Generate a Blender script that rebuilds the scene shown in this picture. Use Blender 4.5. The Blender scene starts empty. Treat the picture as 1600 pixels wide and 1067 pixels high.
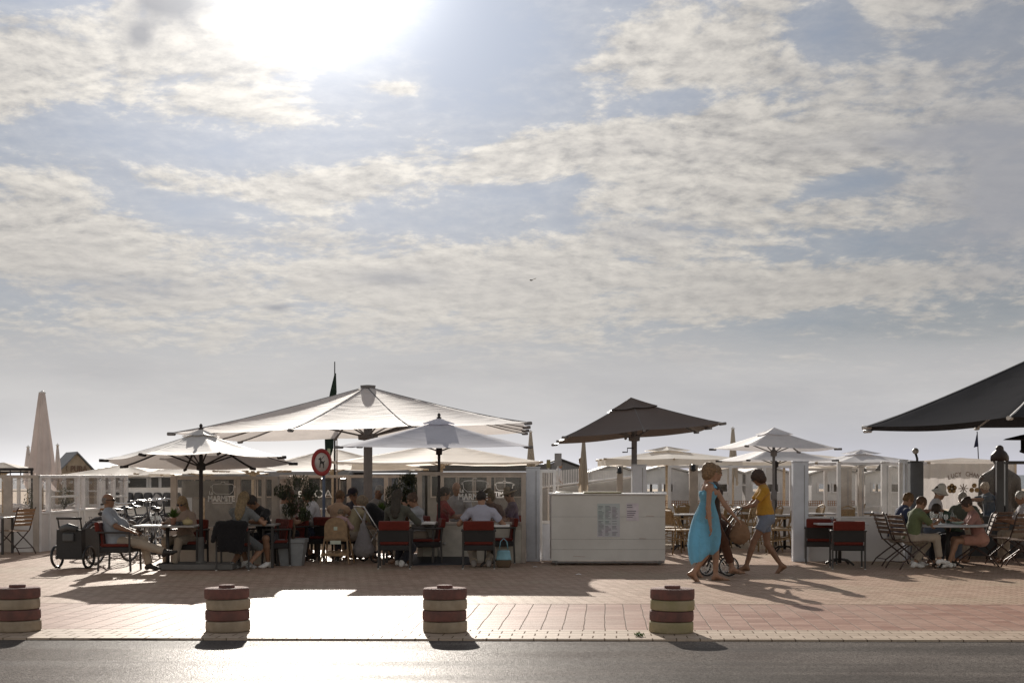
import bpy, bmesh, math, random
import numpy as np
from mathutils import Vector, Matrix
random.seed(7)
R = math.radians
SC = bpy.context.scene
COL = SC.collection
F, HY, CX, EYE = 2200.0, 741.0, 800.0, 1.5       # focal length in photo pixels, horizon row, centre column, eye height
# ------------------------------------------------------------------ camera, light, sky
cam = bpy.data.cameras.new('camera'); camo = bpy.data.objects.new('camera', cam); COL.objects.link(camo)
camo.location = (0, 0, EYE); camo.rotation_euler = (R(90), 0, 0)
cam.sensor_width = 36; cam.lens = 36*F/1600; cam.shift_y = (HY-533.5)/1600; cam.clip_end = 20000; cam.clip_start = .1
SC.camera = camo
SUNV = Vector(((495-CX), F, 850)).normalized()
SUN_EL = math.asin(SUNV.z); SUN_AZ = math.atan2(SUNV.x, SUNV.y)
sl = bpy.data.lights.new('sun', 'SUN'); so = bpy.data.objects.new('sun', sl); COL.objects.link(so)
sl.energy = 5.0; sl.angle = R(.55); sl.color = (1, .92, .82)
so.rotation_euler = SUNV.to_track_quat('Z', 'Y').to_euler()
vs = SC.view_settings; vs.view_transform = 'Standard'; vs.look = 'None'; vs.gamma = 1; vs.exposure = 0.27
SC.cycles.max_bounces = 8; SC.cycles.transparent_max_bounces = 24; SC.cycles.use_denoising = True
SC.cycles.sample_clamp_indirect = 6

class NT:
    """tiny node-tree helper"""
    def __init__(s, tree): s.t = tree; s.t.nodes.clear()
    def n(s, typ, **kw):
        nd = s.t.nodes.new(typ)
        for k, v in kw.items():
            if k.startswith('i_'):
                key = k[2:]; key = int(key) if key.isdigit() else key.replace('_', ' ')
                s.set(nd.inputs[key], v)
            else: setattr(nd, k, v)
        return nd
    def set(s, inp, v):
        if isinstance(v, bpy.types.NodeSocket): s.t.links.new(v, inp)
        else:
            if inp.type == 'RGBA' and len(v) == 3: v = (*v, 1)
            inp.default_value = v
    def m(s, op, a, b=None, c=None, clamp=False):
        nd = s.t.nodes.new('ShaderNodeMath'); nd.operation = op; nd.use_clamp = clamp
        s.set(nd.inputs[0], a)
        if b is not None: s.set(nd.inputs[1], b)
        if c is not None: s.set(nd.inputs[2], c)
        return nd.outputs[0]
    def v(s, op, a, b=None):
        nd = s.t.nodes.new('ShaderNodeVectorMath'); nd.operation = op
        s.set(nd.inputs[0], a)
        if b is not None:
            if op == 'SCALE': s.set(nd.inputs['Scale'], b)
            else: s.set(nd.inputs[1], b)
        return nd.outputs['Value'] if op in ('DOT_PRODUCT', 'LENGTH') else nd.outputs[0]
    def mix(s, f, a, b, typ='MIX'):
        nd = s.t.nodes.new('ShaderNodeMix'); nd.data_type = 'RGBA'; nd.blend_type = typ
        s.set(nd.inputs['Factor'], f); s.set(nd.inputs[6], a); s.set(nd.inputs[7], b)
        return nd.outputs[2]
    def noise(s, vec, scale, detail=4, rough=.5, dist=0, lac=2.0):
        nd = s.t.nodes.new('ShaderNodeTexNoise'); s.set(nd.inputs['Vector'], vec)
        nd.inputs['Scale'].default_value = scale; nd.inputs['Detail'].default_value = detail
        nd.inputs['Roughness'].default_value = rough; nd.inputs['Distortion'].default_value = dist
        nd.inputs['Lacunarity'].default_value = lac
        return nd.outputs['Fac']
    def smooth(s, x, a, b):
        nd = s.t.nodes.new('ShaderNodeMapRange'); nd.interpolation_type = 'SMOOTHSTEP'
        s.set(nd.inputs[0], x); nd.inputs[1].default_value = a; nd.inputs[2].default_value = b
        return nd.outputs[0]

W = bpy.data.worlds.new('World'); SC.world = W; W.use_nodes = True
def build_sky():
    t = NT(W.node_tree)
    tc = t.n('ShaderNodeTexCoord'); dirv = tc.outputs['Generated']
    sep = t.n('ShaderNodeSeparateXYZ'); t.set(sep.inputs[0], dirv)
    x, y, z = sep.outputs
    zc = t.m('MAXIMUM', z, 0.0)
    sky = t.n('ShaderNodeTexSky', sky_type='NISHITA'); sky.sun_disc = False
    sky.sun_elevation = SUN_EL; sky.sun_rotation = SUN_AZ
    sky.air_density = 1.1; sky.dust_density = .6; sky.ozone_density = 1.2
    cs = t.v('DOT_PRODUCT', dirv, tuple(SUNV))
    ang = t.m('MULTIPLY', t.m('ARCCOSINE', t.m('MINIMUM', cs, .99999)), 57.2958)        # degrees from the sun
    # azimuth / elevation of the view, in degrees
    az = t.m('MULTIPLY', t.m('ARCTAN2', x, y), 57.2958)
    el = t.m('MULTIPLY', t.m('ARCSINE', z), 57.2958)
    # blue air between the clouds, brighter towards the sun
    prox = t.m('POWER', t.m('MULTIPLY_ADD', cs, .5, .5), 6.0)            # 1 towards the sun, 0 behind
    near = t.m('EXPONENT', t.m('MULTIPLY', ang, -1/17.0))
    # Nishita colour, brightness evened out
    skc = t.v('SCALE', sky.outputs[0], .035)
    base = t.mix(t.m('MULTIPLY', prox, .86), skc, (.285, .335, .435))
    gl = t.m('ADD', .55, t.m('MULTIPLY', near, 1.0))
    blue = t.v('SCALE', base, gl)
    # cloud sheet: horizontal layer seen in perspective
    inv = t.m('DIVIDE', 1.0, t.m('ADD', zc, .20))
    cmb = t.n('ShaderNodeCombineXYZ'); t.set(cmb.inputs[0], t.m('MULTIPLY', x, inv)); t.set(cmb.inputs[1], t.m('MULTIPLY', y, inv))
    p = cmb.outputs[0]
    pr = t.n('ShaderNodeMapping'); t.set(pr.inputs[0], p)
    pr.inputs['Location'].default_value = (3.1, 7.3, 0); pr.inputs['Rotation'].default_value = (0, 0, R(-14)); pr.inputs['Scale'].default_value = (1.0, 1.0, 1)
    p = pr.outputs[0]
    wn = t.n('ShaderNodeTexNoise'); t.set(wn.inputs['Vector'], p); wn.inputs['Scale'].default_value = 1.3; wn.inputs['Detail'].default_value = 3
    warp = t.v('SCALE', t.v('SUBTRACT', wn.outputs['Color'], (.5, .5, .5)), .22)
    pw = t.v('ADD', p, warp)
    big = t.noise(pw, 1.9, 3, .5)
    fine = t.noise(pw, 8.5, 9, .62)
    tiny = t.noise(pw, 30, 7, .62)
    cov = t.m('ADD', t.m('ADD', .085, t.m('MULTIPLY', big, .42)), t.m('ADD', t.m('MULTIPLY', fine, .46), t.m('MULTIPLY', tiny, .25)))
    # where banks and gaps lie (azimuth, elevation, half widths, weight)
    blobs = [(-13.5, 16.6, 6.0, 2.6, .15), (-19.8, 15.2, 1.6, 1.6, .17), (-19.3, 18.2, 2.0, 1.0, -.25), (-12.5, 12.6, 6.5, .9, -.20), (-17.3, 13.6, 1.9, .9, -.12), (-8.2, 11.3, 4.2, .75, .14), (-13.5, 10.4, 4.0, .8, -.16),
             (-1.2, 16.6, 3.3, 2.4, -.26), (-6.5, 13.2, 2.2, .5, -.08), (-4.6, 15.3, 1.3, .35, .14), (-3.5, 10.0, 3.5, .9, -.10), (1.5, 12.9, 9.0, .8, .15), (8.5, 12.2, 6.5, 1.7, .12), (7.2, 16.6, 4.0, 1.6, .14),
             (12.7, 17.2, 1.7, 1.3, -.26), (15.8, 18.3, 3.0, .8, .14), (18.3, 16.5, 2.0, .9, -.12), (6.6, 14.8, 2.2, .5, -.17), (13.6, 11.3, 2.3, .45, -.20), (15.2, 9.0, 3.2, .5, -.18), (14.5, 13.0, 4.5, .9, .10),
             (-17.8, 8.9, 4.8, 1.4, .18), (-7.0, 7.4, 9.0, 1.5, .15), (4.0, 8.4, 8.0, 1.6, .13), (11.0, 7.2, 6.0, .7, .15), (18.5, 11.0, 3.0, 1.8, .10), (11.5, 6.0, 3.5, .3, -.10), (0.5, 11.2, 3.5, .5, -.05)]
    s_ = cov
    elt = t.m('SUBTRACT', el, t.m('MULTIPLY', t.m('MAXIMUM', az, -4.0), .085))
    for (a0, e0, ra, re, w) in blobs:
        e0 -= .085*max(a0, -4.0)
        da = t.m('DIVIDE', t.m('SUBTRACT', az, a0), ra); de = t.m('DIVIDE', t.m('SUBTRACT', elt, e0), re)
        g = t.m('EXPONENT', t.m('MULTIPLY', t.m('ADD', t.m('MULTIPLY', da, da), t.m('MULTIPLY', de, de)), -1.0))
        s_ = t.m('ADD', s_, t.m('MULTIPLY', g, w*1.15))
    mask = t.m('MAXIMUM', t.smooth(s_, .585, .75), t.m('MULTIPLY', t.smooth(s_, .38, .66), .24))
    thick = t.smooth(s_, .70, .98)
    # relief: thickness a little nearer the sun makes edges lit and bellies grey
    p2 = t.v('ADD', pw, (.012, -.035, 0))
    fine2 = t.noise(p2, 8.5, 9, .62); tiny2 = t.noise(p2, 30, 7, .62)
    rel = t.m('ADD', t.m('SUBTRACT', fine, fine2), t.m('MULTIPLY', t.m('SUBTRACT', tiny, tiny2), .7))
    rel = t.m('MULTIPLY_ADD', rel, t.m('MULTIPLY_ADD', t.smooth(el, 5, 13), 1.1, .9), .55, clamp=True)
    ccol = t.mix(rel, (.37, .36, .355), (.72, .68, .62))
    ccol = t.mix(t.m('MULTIPLY', thick, .30), ccol, (.43, .41, .405))
    # clouds darken towards the right and away from the sun
    side = t.m('ADD', .50, t.m('MULTIPLY', near, .95))
    ccol = t.v('SCALE', ccol, side)
    c1 = t.mix(mask, blue, ccol)
    dark = None
    for (a0, e0, ra, re, w) in [(-13.8, 18.0, 1.5, .75, .42), (-14.8, 16.7, .6, .5, .34), (19.8, 10.5, 3.2, 2.6, .34), (16.5, 12.8, 3.0, .6, .20), (5.5, 9.6, 2.0, .5, .14), (-15.5, 7.2, 3.5, .5, .16), (-4.8, 7.9, 1.6, .3, .22), (-9.5, 6.6, .5, .15, .3), (19, 16, 6, 4, .14), (-8, 9.5, 3, .4, .06)]:
        wo = t.m('MULTIPLY', t.m('SUBTRACT', fine, .5), 2.2)
        da = t.m('ADD', t.m('DIVIDE', t.m('SUBTRACT', az, a0), ra), wo); de = t.m('ADD', t.m('DIVIDE', t.m('SUBTRACT', el, e0), re), t.m('MULTIPLY', t.m('SUBTRACT', big, .5), 2.0))
        g = t.m('MULTIPLY', t.m('EXPONENT', t.m('MULTIPLY', t.m('ADD', t.m('MULTIPLY', da, da), t.m('MULTIPLY', de, de)), -1.0)), w)
        dark = g if dark is None else t.m('ADD', dark, g)
    c1 = t.mix(t.m('MINIMUM', t.m('MULTIPLY', dark, 2.9), .88), c1, (.28, .285, .31))
    # smooth grey deck low over the horizon, paler at the very bottom left of centre
    dk = t.noise(t.n('ShaderNodeCombineXYZ', i_0=t.m('MULTIPLY', az, .07), i_1=t.m('MULTIPLY', el, .33), i_2=.0).outputs[0], 1.6, 4, .5)
    deckc = t.mix(dk, (.30, .30, .315), (.56, .545, .53))
    low = t.smooth(t.m('ADD', el, t.m('MULTIPLY', t.m('SUBTRACT', dk, .5), 3.0)), 6.3, 3.9)
    c2 = t.mix(t.m('MULTIPLY', low, .88), c1, deckc)
    hz = t.m('EXPONENT', t.m('MULTIPLY', t.m('MAXIMUM', el, 0), -1/1.25))
    dxa = t.m('DIVIDE', t.m('ADD', az, 11.0), 13.0)
    hl = t.m('EXPONENT', t.m('MULTIPLY', t.m('MULTIPLY', dxa, dxa), -1))
    hcol = t.mix(hl, (.50, .51, .60), (1.15, 1.12, 1.10))
    c3 = t.mix(t.m('MULTIPLY', hz, .95), c2, hcol)
    # veil of glare round the sun
    g1 = t.m('MULTIPLY', t.m('EXPONENT', t.m('MULTIPLY', t.m('POWER', t.m('DIVIDE', ang, 3.3), 2.0), -1)), 1.8)
    g2 = t.m('MULTIPLY', t.m('EXPONENT', t.m('DIVIDE', ang, -6)), .32)
    gsum = t.m('ADD', g1, g2)
    gcol = t.v('SCALE', t.n('ShaderNodeCombineXYZ', i_0=1.0, i_1=.985, i_2=.96).outputs[0], gsum)
    c4 = t.v('ADD', c3, gcol)
    # away from the sun: plain dim sky plus a warm low band added as fill
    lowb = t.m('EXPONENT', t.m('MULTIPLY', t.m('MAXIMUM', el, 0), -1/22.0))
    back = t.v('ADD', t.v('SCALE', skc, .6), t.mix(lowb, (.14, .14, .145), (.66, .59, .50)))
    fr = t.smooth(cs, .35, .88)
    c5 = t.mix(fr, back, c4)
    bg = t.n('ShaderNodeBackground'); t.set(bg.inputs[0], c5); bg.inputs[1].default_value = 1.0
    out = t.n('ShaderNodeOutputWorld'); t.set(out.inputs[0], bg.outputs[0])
build_sky()

# ------------------------------------------------------------------ placing helpers (photo measurements -> metres)
def G(x, yb):                                   # point on the promenade whose foot shows at photo (x, yb)
    d = F*EYE/(yb-HY); return Vector(((x-CX)*d/F, d, 0))
def A(x, d, y=None):                            # photo column x (and row y) at distance d
    return Vector(((x-CX)*d/F, d, 0 if y is None else EYE-(y-HY)*d/F))
def Zy(y, d): return EYE-(y-HY)*d/F

# ------------------------------------------------------------------ materials
MATS = {}
def mat(name, col, rough=.6, metal=0., var=.12, nscale=6., bump=.0, bscale=60., trans=0., spec=.5, col2=None, emit=None, sheen=0):
    if name in MATS: return MATS[name]
    m = bpy.data.materials.new(name); m.use_nodes = True; t = NT(m.node_tree)
    tc = t.n('ShaderNodeTexCoord'); o = t.v('ADD', tc.outputs['Object'], t.n('ShaderNodeObjectInfo').outputs['Location'])
    n1 = t.noise(o, nscale, 5, .6)
    f = t.smooth(n1, .3, .7)
    dark = tuple(c*(1-var) for c in col) if col2 is None else col2
    lite = tuple(min(c*(1+var), 1) for c in col) if col2 is None else col
    c = t.mix(f, dark, lite)
    b = t.n('ShaderNodeBsdfPrincipled'); t.set(b.inputs['Base Color'], c)
    t.set(b.inputs['Roughness'], t.m('MULTIPLY_ADD', n1, .15, rough-.07)); b.inputs['Metallic'].default_value = metal
    b.inputs['Specular IOR Level'].default_value = spec
    if sheen: b.inputs['Sheen Weight'].default_value = sheen
    if bump:
        bn = t.n('ShaderNodeBump'); bn.inputs['Strength'].default_value = bump; bn.inputs['Distance'].default_value = .01
        t.set(bn.inputs['Height'], t.noise(o, bscale, 3, .6)); t.set(b.inputs['Normal'], bn.outputs[0])
    sh = b.outputs[0]
    if trans:
        tr = t.n('ShaderNodeBsdfTranslucent'); t.set(tr.inputs[0], c)
        mx = t.n('ShaderNodeMixShader'); mx.inputs[0].default_value = trans
        t.set(mx.inputs[1], sh); t.set(mx.inputs[2], tr.outputs[0]); sh = mx.outputs[0]
    out = t.n('ShaderNodeOutputMaterial'); t.set(out.inputs[0], sh)
    m.diffuse_color = (*col, 1); MATS[name] = m; return m

def cloth(name, col, trans=.25, folds=0.):
    """woven cloth, with weave bump and soft large creases"""
    if name in MATS: return MATS[name]
    m = bpy.data.materials.new(name); m.use_nodes = True; t = NT(m.node_tree)
    o = t.n('ShaderNodeTexCoord').outputs['Object']
    n1 = t.noise(o, 3.0, 5, .6, .4)
    c = t.mix(t.smooth(n1, .3, .75), tuple(x*.82 for x in col), col)
    b = t.n('ShaderNodeBsdfPrincipled'); t.set(b.inputs['Base Color'], c); b.inputs['Roughness'].default_value = .85
    b.inputs['Specular IOR Level'].default_value = .25; b.inputs['Sheen Weight'].default_value = .15
    bn = t.n('ShaderNodeBump'); bn.inputs['Strength'].default_value = .75; bn.inputs['Distance'].default_value = .028
    h = t.m('ADD', t.noise(o, 9, 4, .55, 1.2), t.m('MULTIPLY', t.noise(o, 160, 2), .12))
    t.set(bn.inputs['Height'], h); t.set(b.inputs['Normal'], bn.outputs[0])
    tr = t.n('ShaderNodeBsdfTranslucent'); t.set(tr.inputs[0], c); t.set(tr.inputs['Normal'], bn.outputs[0])
    mx = t.n('ShaderNodeMixShader'); mx.inputs[0].default_value = trans
    t.set(mx.inputs[1], b.outputs[0]); t.set(mx.inputs[2], tr.outputs[0])
    out = t.n('ShaderNodeOutputMaterial'); t.set(out.inputs[0], mx.outputs[0])
    m.diffuse_color = (*col, 1); MATS[name] = m; return m

def canvas(name, col, trans=.42, rough=.62, spec=.20, bmp=.22):
    """parasol canvas: faint stains, seams and ripples, lets the sun glow through"""
    if name in MATS: return MATS[name]
    m = bpy.data.materials.new(name); m.use_nodes = True; t = NT(m.node_tree)
    o = t.n('ShaderNodeTexCoord').outputs['Object']
    st = t.noise(o, 1.1, 6, .65, .3)
    c = t.mix(t.smooth(st, .42, .72), col, tuple(x*.80 for x in col))
    b = t.n('ShaderNodeBsdfPrincipled'); t.set(b.inputs['Base Color'], c); b.inputs['Roughness'].default_value = rough
    b.inputs['Specular IOR Level'].default_value = spec
    mp = t.n('ShaderNodeMapping'); t.set(mp.inputs[0], o); mp.inputs['Scale'].default_value = (1.0, 3.0, 5.0)
    h = t.noise(mp.outputs[0], 1.6, 4, .55, .6)
    bn = t.n('ShaderNodeBump'); bn.inputs['Strength'].default_value = bmp; bn.inputs['Distance'].default_value = .03
    t.set(bn.inputs['Height'], h); t.set(b.inputs['Normal'], bn.outputs[0])
    tr = t.n('ShaderNodeBsdfTranslucent'); t.set(tr.inputs[0], t.mix(.35, c, tuple(x*y for x, y in zip(col, (1, .89, .79))))); t.set(tr.inputs['Normal'], bn.outputs[0])
    mx = t.n('ShaderNodeMixShader'); mx.inputs[0].default_value = trans
    t.set(mx.inputs[1], b.outputs[0]); t.set(mx.inputs[2], tr.outputs[0])
    out = t.n('ShaderNodeOutputMaterial'); t.set(out.inputs[0], mx.outputs[0])
    MATS[name] = m; return m

def glass(name, tint=(.95, .96, .97), haze=.05, refl=.6):
    if name in MATS: return MATS[name]
    m = bpy.data.materials.new(name); m.use_nodes = True; t = NT(m.node_tree)
    o = t.n('ShaderNodeTexCoord').outputs['Object']
    tp = t.n('ShaderNodeBsdfTransparent'); t.set(tp.inputs[0], tint)
    gl = t.n('ShaderNodeBsdfGlossy'); gl.inputs['Roughness'].default_value = .03; t.set(gl.inputs[0], (1, 1, 1))
    fr = t.n('ShaderNodeFresnel'); fr.inputs[0].default_value = 1.45
    mx = t.n('ShaderNodeMixShader'); t.set(mx.inputs[0], t.m('MULTIPLY', fr.outputs[0], refl)); t.set(mx.inputs[1], tp.outputs[0]); t.set(mx.inputs[2], gl.outputs[0])
    mp = t.n('ShaderNodeMapping'); t.set(mp.inputs[0], o); mp.inputs['Scale'].default_value = (1, 1, .35)
    dirt = t.smooth(t.noise(mp.outputs[0], 3, 6, .65, 1.5), .35, .8)
    df = t.n('ShaderNodeBsdfTranslucent'); t.set(df.inputs[0], (.85, .83, .8))
    d2 = t.n('ShaderNodeBsdfDiffuse'); t.set(d2.inputs[0], (.8, .79, .77))
    dm = t.n('ShaderNodeMixShader'); dm.inputs[0].default_value = .4; t.set(dm.inputs[1], df.outputs[0]); t.set(dm.inputs[2], d2.outputs[0])
    m2 = t.n('ShaderNodeMixShader'); t.set(m2.inputs[0], t.m('MULTIPLY_ADD', dirt, haze*1.6, haze*.25)); t.set(m2.inputs[1], mx.outputs[0]); t.set(m2.inputs[2], dm.outputs[0])
    out = t.n('ShaderNodeOutputMaterial'); t.set(out.inputs[0], m2.outputs[0])
    MATS[name] = m; return m

def paver_mat(name, bw, bh, cols, off=.5, mortar=.004, skew=0., rough=.5, joint=(.10, .085, .07), spec=.15, rot=0., patch=True):
    m = bpy.data.materials.new(name); m.use_nodes = True; t = NT(m.node_tree)
    o = t.n('ShaderNodeTexCoord').outputs['Object']
    sp = t.n('ShaderNodeSeparateXYZ'); t.set(sp.inputs[0], o)
    wob = t.m('MULTIPLY', t.m('SUBTRACT', t.noise(o, 1.3, 2), .5), .03)
    u = t.m('ADD', t.m('SUBTRACT', sp.outputs[0], t.m('MULTIPLY', sp.outputs[1], skew)), wob)
    v = t.m('ADD', sp.outputs[1], t.m('MULTIPLY', wob, .6))
    cb = t.n('ShaderNodeCombineXYZ', i_0=u, i_1=v)
    vec = cb.outputs[0]
    if rot:
        mp = t.n('ShaderNodeMapping'); t.set(mp.inputs[0], vec); mp.inputs['Rotation'].default_value = (0, 0, rot); vec = mp.outputs[0]
    br = t.n('ShaderNodeTexBrick'); t.set(br.inputs['Vector'], vec)
    br.offset = off; br.offset_frequency = 2; br.inputs['Scale'].default_value = 1.0
    br.inputs['Brick Width'].default_value = bw; br.inputs['Row Height'].default_value = bh
    br.inputs['Mortar Size'].default_value = mortar; br.inputs['Mortar Smooth'].default_value = .3; br.inputs['Bias'].default_value = 0
    t.set(br.inputs['Color1'], (0, 0, 0)); t.set(br.inputs['Color2'], (1, 1, 1)); t.set(br.inputs['Mortar'], (.5, .5, .5))
    shade = t.n('ShaderNodeSeparateColor'); t.set(shade.inputs[0], br.outputs['Color'])
    rv = shade.outputs[0]
    n1 = t.noise(o, .55, 5, .6); n2 = t.noise(o, 14, 4, .6)
    c = t.mix(rv, cols[0], cols[1])
    if len(cols) > 2: c = t.mix(t.m('MULTIPLY', t.smooth(n1, .45, .65), .6), c, cols[2])
    c = t.mix(t.m('MULTIPLY', t.smooth(n2, .45, .7), .35), c, tuple(x*.62 for x in cols[0]))
    c = t.mix(br.outputs['Fac'], c, joint)
    b = t.n('ShaderNodeBsdfPrincipled'); t.set(b.inputs['Base Color'], c)
    t.set(b.inputs['Roughness'], t.m('ADD', rough-.05, t.m('ADD', t.m('MULTIPLY', n2, .12), t.m('ADD', t.m('MULTIPLY', rv, .05), t.m('MULTIPLY', br.outputs['Fac'], .3)))))
    b.inputs['Specular IOR Level'].default_value = spec
    h = t.m('ADD', t.m('MULTIPLY', br.outputs['Fac'], -1.0), t.m('ADD', t.m('MULTIPLY', rv, .35), t.m('MULTIPLY', t.noise(o, 90, 4, .6), .30)))
    bn = t.n('ShaderNodeBump'); bn.inputs['Strength'].default_value = .55; bn.inputs['Distance'].default_value = .006
    t.set(bn.inputs['Height'], h); t.set(b.inputs['Normal'], bn.outputs[0])
    df = t.n('ShaderNodeBsdfDiffuse'); t.set(df.inputs[0], t.v('SCALE', c, 1.08)); t.set(df.inputs['Normal'], bn.outputs[0])
    mx = t.n('ShaderNodeMixShader'); t.set(mx.inputs[0], t.m('ADD', t.m('MULTIPLY', br.outputs['Fac'], .36), t.m('MULTIPLY_ADD', t.noise(o, 60, 3, .7), .5, .25), clamp=True)); t.set(mx.inputs[1], b.outputs[0]); t.set(mx.inputs[2], df.outputs[0])
    out = t.n('ShaderNodeOutputMaterial'); t.set(out.inputs[0], mx.outputs[0])
    return m

def asphalt_mat():
    m = bpy.data.materials.new('asphalt'); m.use_nodes = True; t = NT(m.node_tree)
    o = t.n('ShaderNodeTexCoord').outputs['Object']
    mp = t.n('ShaderNodeMapping'); t.set(mp.inputs[0], o); mp.inputs['Scale'].default_value = (.12, 1.5, 1)
    track = t.noise(mp.outputs[0], 1.1, 3, .5)
    grain = t.n('ShaderNodeTexVoronoi'); t.set(grain.inputs['Vector'], o); grain.inputs['Scale'].default_value = 95
    g2 = t.noise(o, 130, 3, .7); n1 = t.noise(o, 1.2, 5, .6)
    gc = t.n('ShaderNodeSeparateColor'); t.set(gc.inputs[0], grain.outputs['Color'])
    c = t.mix(gc.outputs[0], (.055, .049, .045), (.23, .205, .186))
    c = t.mix(t.m('MULTIPLY', t.smooth(n1, .4, .7), .4), c, (.07, .058, .054))
    c = t.mix(t.m('MULTIPLY', t.smooth(track, .45, .62), .5), c, (.05, .047, .045))
    b = t.n('ShaderNodeBsdfPrincipled'); t.set(b.inputs['Base Color'], c)
    t.set(b.inputs['Roughness'], t.m('MULTIPLY_ADD', t.smooth(track, .40, .62), .14, .30)); b.inputs['Specular IOR Level'].default_value = .055
    bn = t.n('ShaderNodeBump'); bn.inputs['Strength'].default_value = .5; bn.inputs['Distance'].default_value = .003
    t.set(bn.inputs['Height'], t.m('ADD', grain.outputs['Distance'], t.m('MULTIPLY', g2, .8))); t.set(b.inputs['Normal'], bn.outputs[0])
    df = t.n('ShaderNodeBsdfDiffuse'); t.set(df.inputs[0], t.v('SCALE', c, 1.15)); t.set(df.inputs['Normal'], bn.outputs[0])
    mx = t.n('ShaderNodeMixShader'); t.set(mx.inputs[0], t.m('MULTIPLY_ADD', gc.outputs[1], .34, .53)); t.set(mx.inputs[1], b.outputs[0]); t.set(mx.inputs[2], df.outputs[0])
    out = t.n('ShaderNodeOutputMaterial'); t.set(out.inputs[0], mx.outputs[0]); return m

# ------------------------------------------------------------------ mesh building
class MB:
    def __init__(s): s.v = []; s.f = []; s.smooth = []
    def add(s, vs_, fs, M=None, smooth=False):
        b = len(s.v)
        for p in vs_:
            p = Vector(p); s.v.append(M @ p if M else p)
        for f in fs: s.f.append([b+i for i in f]); s.smooth.append(smooth)
        return s
    def box(s, c, d, M=None, rot=None, bev=0.):
        hx, hy, hz = d[0]/2, d[1]/2, d[2]/2
        T = Matrix.Translation(c)
        if rot is not None: T = T @ (rot if isinstance(rot, Matrix) else Matrix.Rotation(rot, 4, 'Z'))
        if M: T = M @ T
        if bev:
            bm = bmesh.new(); bmesh.ops.create_cube(bm, size=1)
            for q in bm.verts: q.co = Vector((q.co.x*d[0], q.co.y*d[1], q.co.z*d[2]))
            bmesh.ops.bevel(bm, geom=bm.edges[:], offset=bev, segments=2, affect='EDGES', profile=.5)
            bm.verts.index_update()
            s.add([q.co.copy() for q in bm.verts], [[q.index for q in f.verts] for f in bm.faces], T); bm.free(); return s
        vs_ = [(x, y, z) for x in (-hx, hx) for y in (-hy, hy) for z in (-hz, hz)]
        return s.add(vs_, [(0, 1, 3, 2), (4, 6, 7, 5), (0, 4, 5, 1), (2, 3, 7, 6), (0, 2, 6, 4), (1, 5, 7, 3)], T)
    def tube(s, pts, r, n=8, M=None, closed=False, cap=True, flat=None):
        pts = [Vector(p) for p in pts]; N = len(pts); rs = r if isinstance(r, (list, tuple)) else [r]*N
        b = len(s.v); up = None; fr = []
        for i in range(N):
            a = pts[i-1] if (i > 0 or closed) else pts[i]; c = pts[(i+1) % N] if (i < N-1 or closed) else pts[i]
            tn = (c-a).normalized()
            if up is None:
                up = Vector((0, 0, 1)) if abs(tn.z) < .9 else Vector((0, 1, 0))
            sx = tn.cross(up)
            if sx.length < 1e-6: sx = Vector((1, 0, 0))
            sx.normalize(); up2 = sx.cross(tn).normalized(); up = up2
            for k in range(n):
                an = 2*math.pi*(k+.5)/n
                q = pts[i] + (sx*math.cos(an)*(flat or 1) + up2*math.sin(an))*rs[i]
                s.v.append(M @ q if M else q)
        m_ = N if closed else N-1
        for i in range(m_):
            j = (i+1) % N
            for k in range(n):
                l = (k+1) % n
                s.f.append([b+i*n+k, b+j*n+k, b+j*n+l, b+i*n+l]); s.smooth.append(n > 5)
        if cap and not closed:
            s.f.append([b+k for k in range(n)]); s.smooth.append(False)
            s.f.append([b+(N-1)*n+k for k in reversed(range(n))]); s.smooth.append(False)
        return s
    def lathe(s, prof, n=20, M=None, c=(0, 0, 0), sx=1, sy=1, smooth=True):
        b = len(s.v); c = Vector(c)
        for (r, z) in prof:
            for k in range(n):
                a = 2*math.pi*k/n; q = c+Vector((r*math.cos(a)*sx, r*math.sin(a)*sy, z))
                s.v.append(M @ q if M else q)
        for i in range(len(prof)-1):
            for k in range(n):
                l = (k+1) % n; s.f.append([b+i*n+k, b+i*n+l, b+(i+1)*n+l, b+(i+1)*n+k]); s.smooth.append(smooth)
        if prof[0][0] > 1e-4: s.f.append([b+k for k in reversed(range(n))]); s.smooth.append(False)
        if prof[-1][0] > 1e-4: s.f.append([b+(len(prof)-1)*n+k for k in range(n)]); s.smooth.append(False)
        return s
    def ball(s, c, r, M=None, n=12, sc=(1, 1, 1)):
        prof = [(max(r*math.sin(math.pi*i/8), 1e-5), -r*math.cos(math.pi*i/8)*sc[2]) for i in range(9)]
        return s.lathe(prof, n, M, c, sc[0], sc[1])
    def prism(s, poly, y0, y1, M=None):            # poly in x,z; extruded along y
        n = len(poly); vs_ = [(x, y0, z) for x, z in poly]+[(x, y1, z) for x, z in poly]
        fs = [list(range(n)), list(reversed(range(n, 2*n)))]+[[i, i+n, (i+1) % n+n, (i+1) % n] for i in range(n)]
        return s.add(vs_, fs, M)
    def build(s, name, m, parent=None, loc=None, rz=0, label=None):
        me = bpy.data.meshes.new(name); me.from_pydata([tuple(q) for q in s.v], [], s.f)
        me.polygons.foreach_set('use_smooth', s.smooth); me.materials.append(m); me.update()
        bm = bmesh.new(); bm.from_mesh(me); bmesh.ops.recalc_face_normals(bm, faces=bm.faces[:]); bm.to_mesh(me); bm.free()
        o = bpy.data.objects.new(name, me); COL.objects.link(o)
        if parent: o.parent = parent
        if loc is not None: o.location = loc
        if rz: o.rotation_euler.z = rz
        if label: o['label'] = label
        return o

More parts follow.
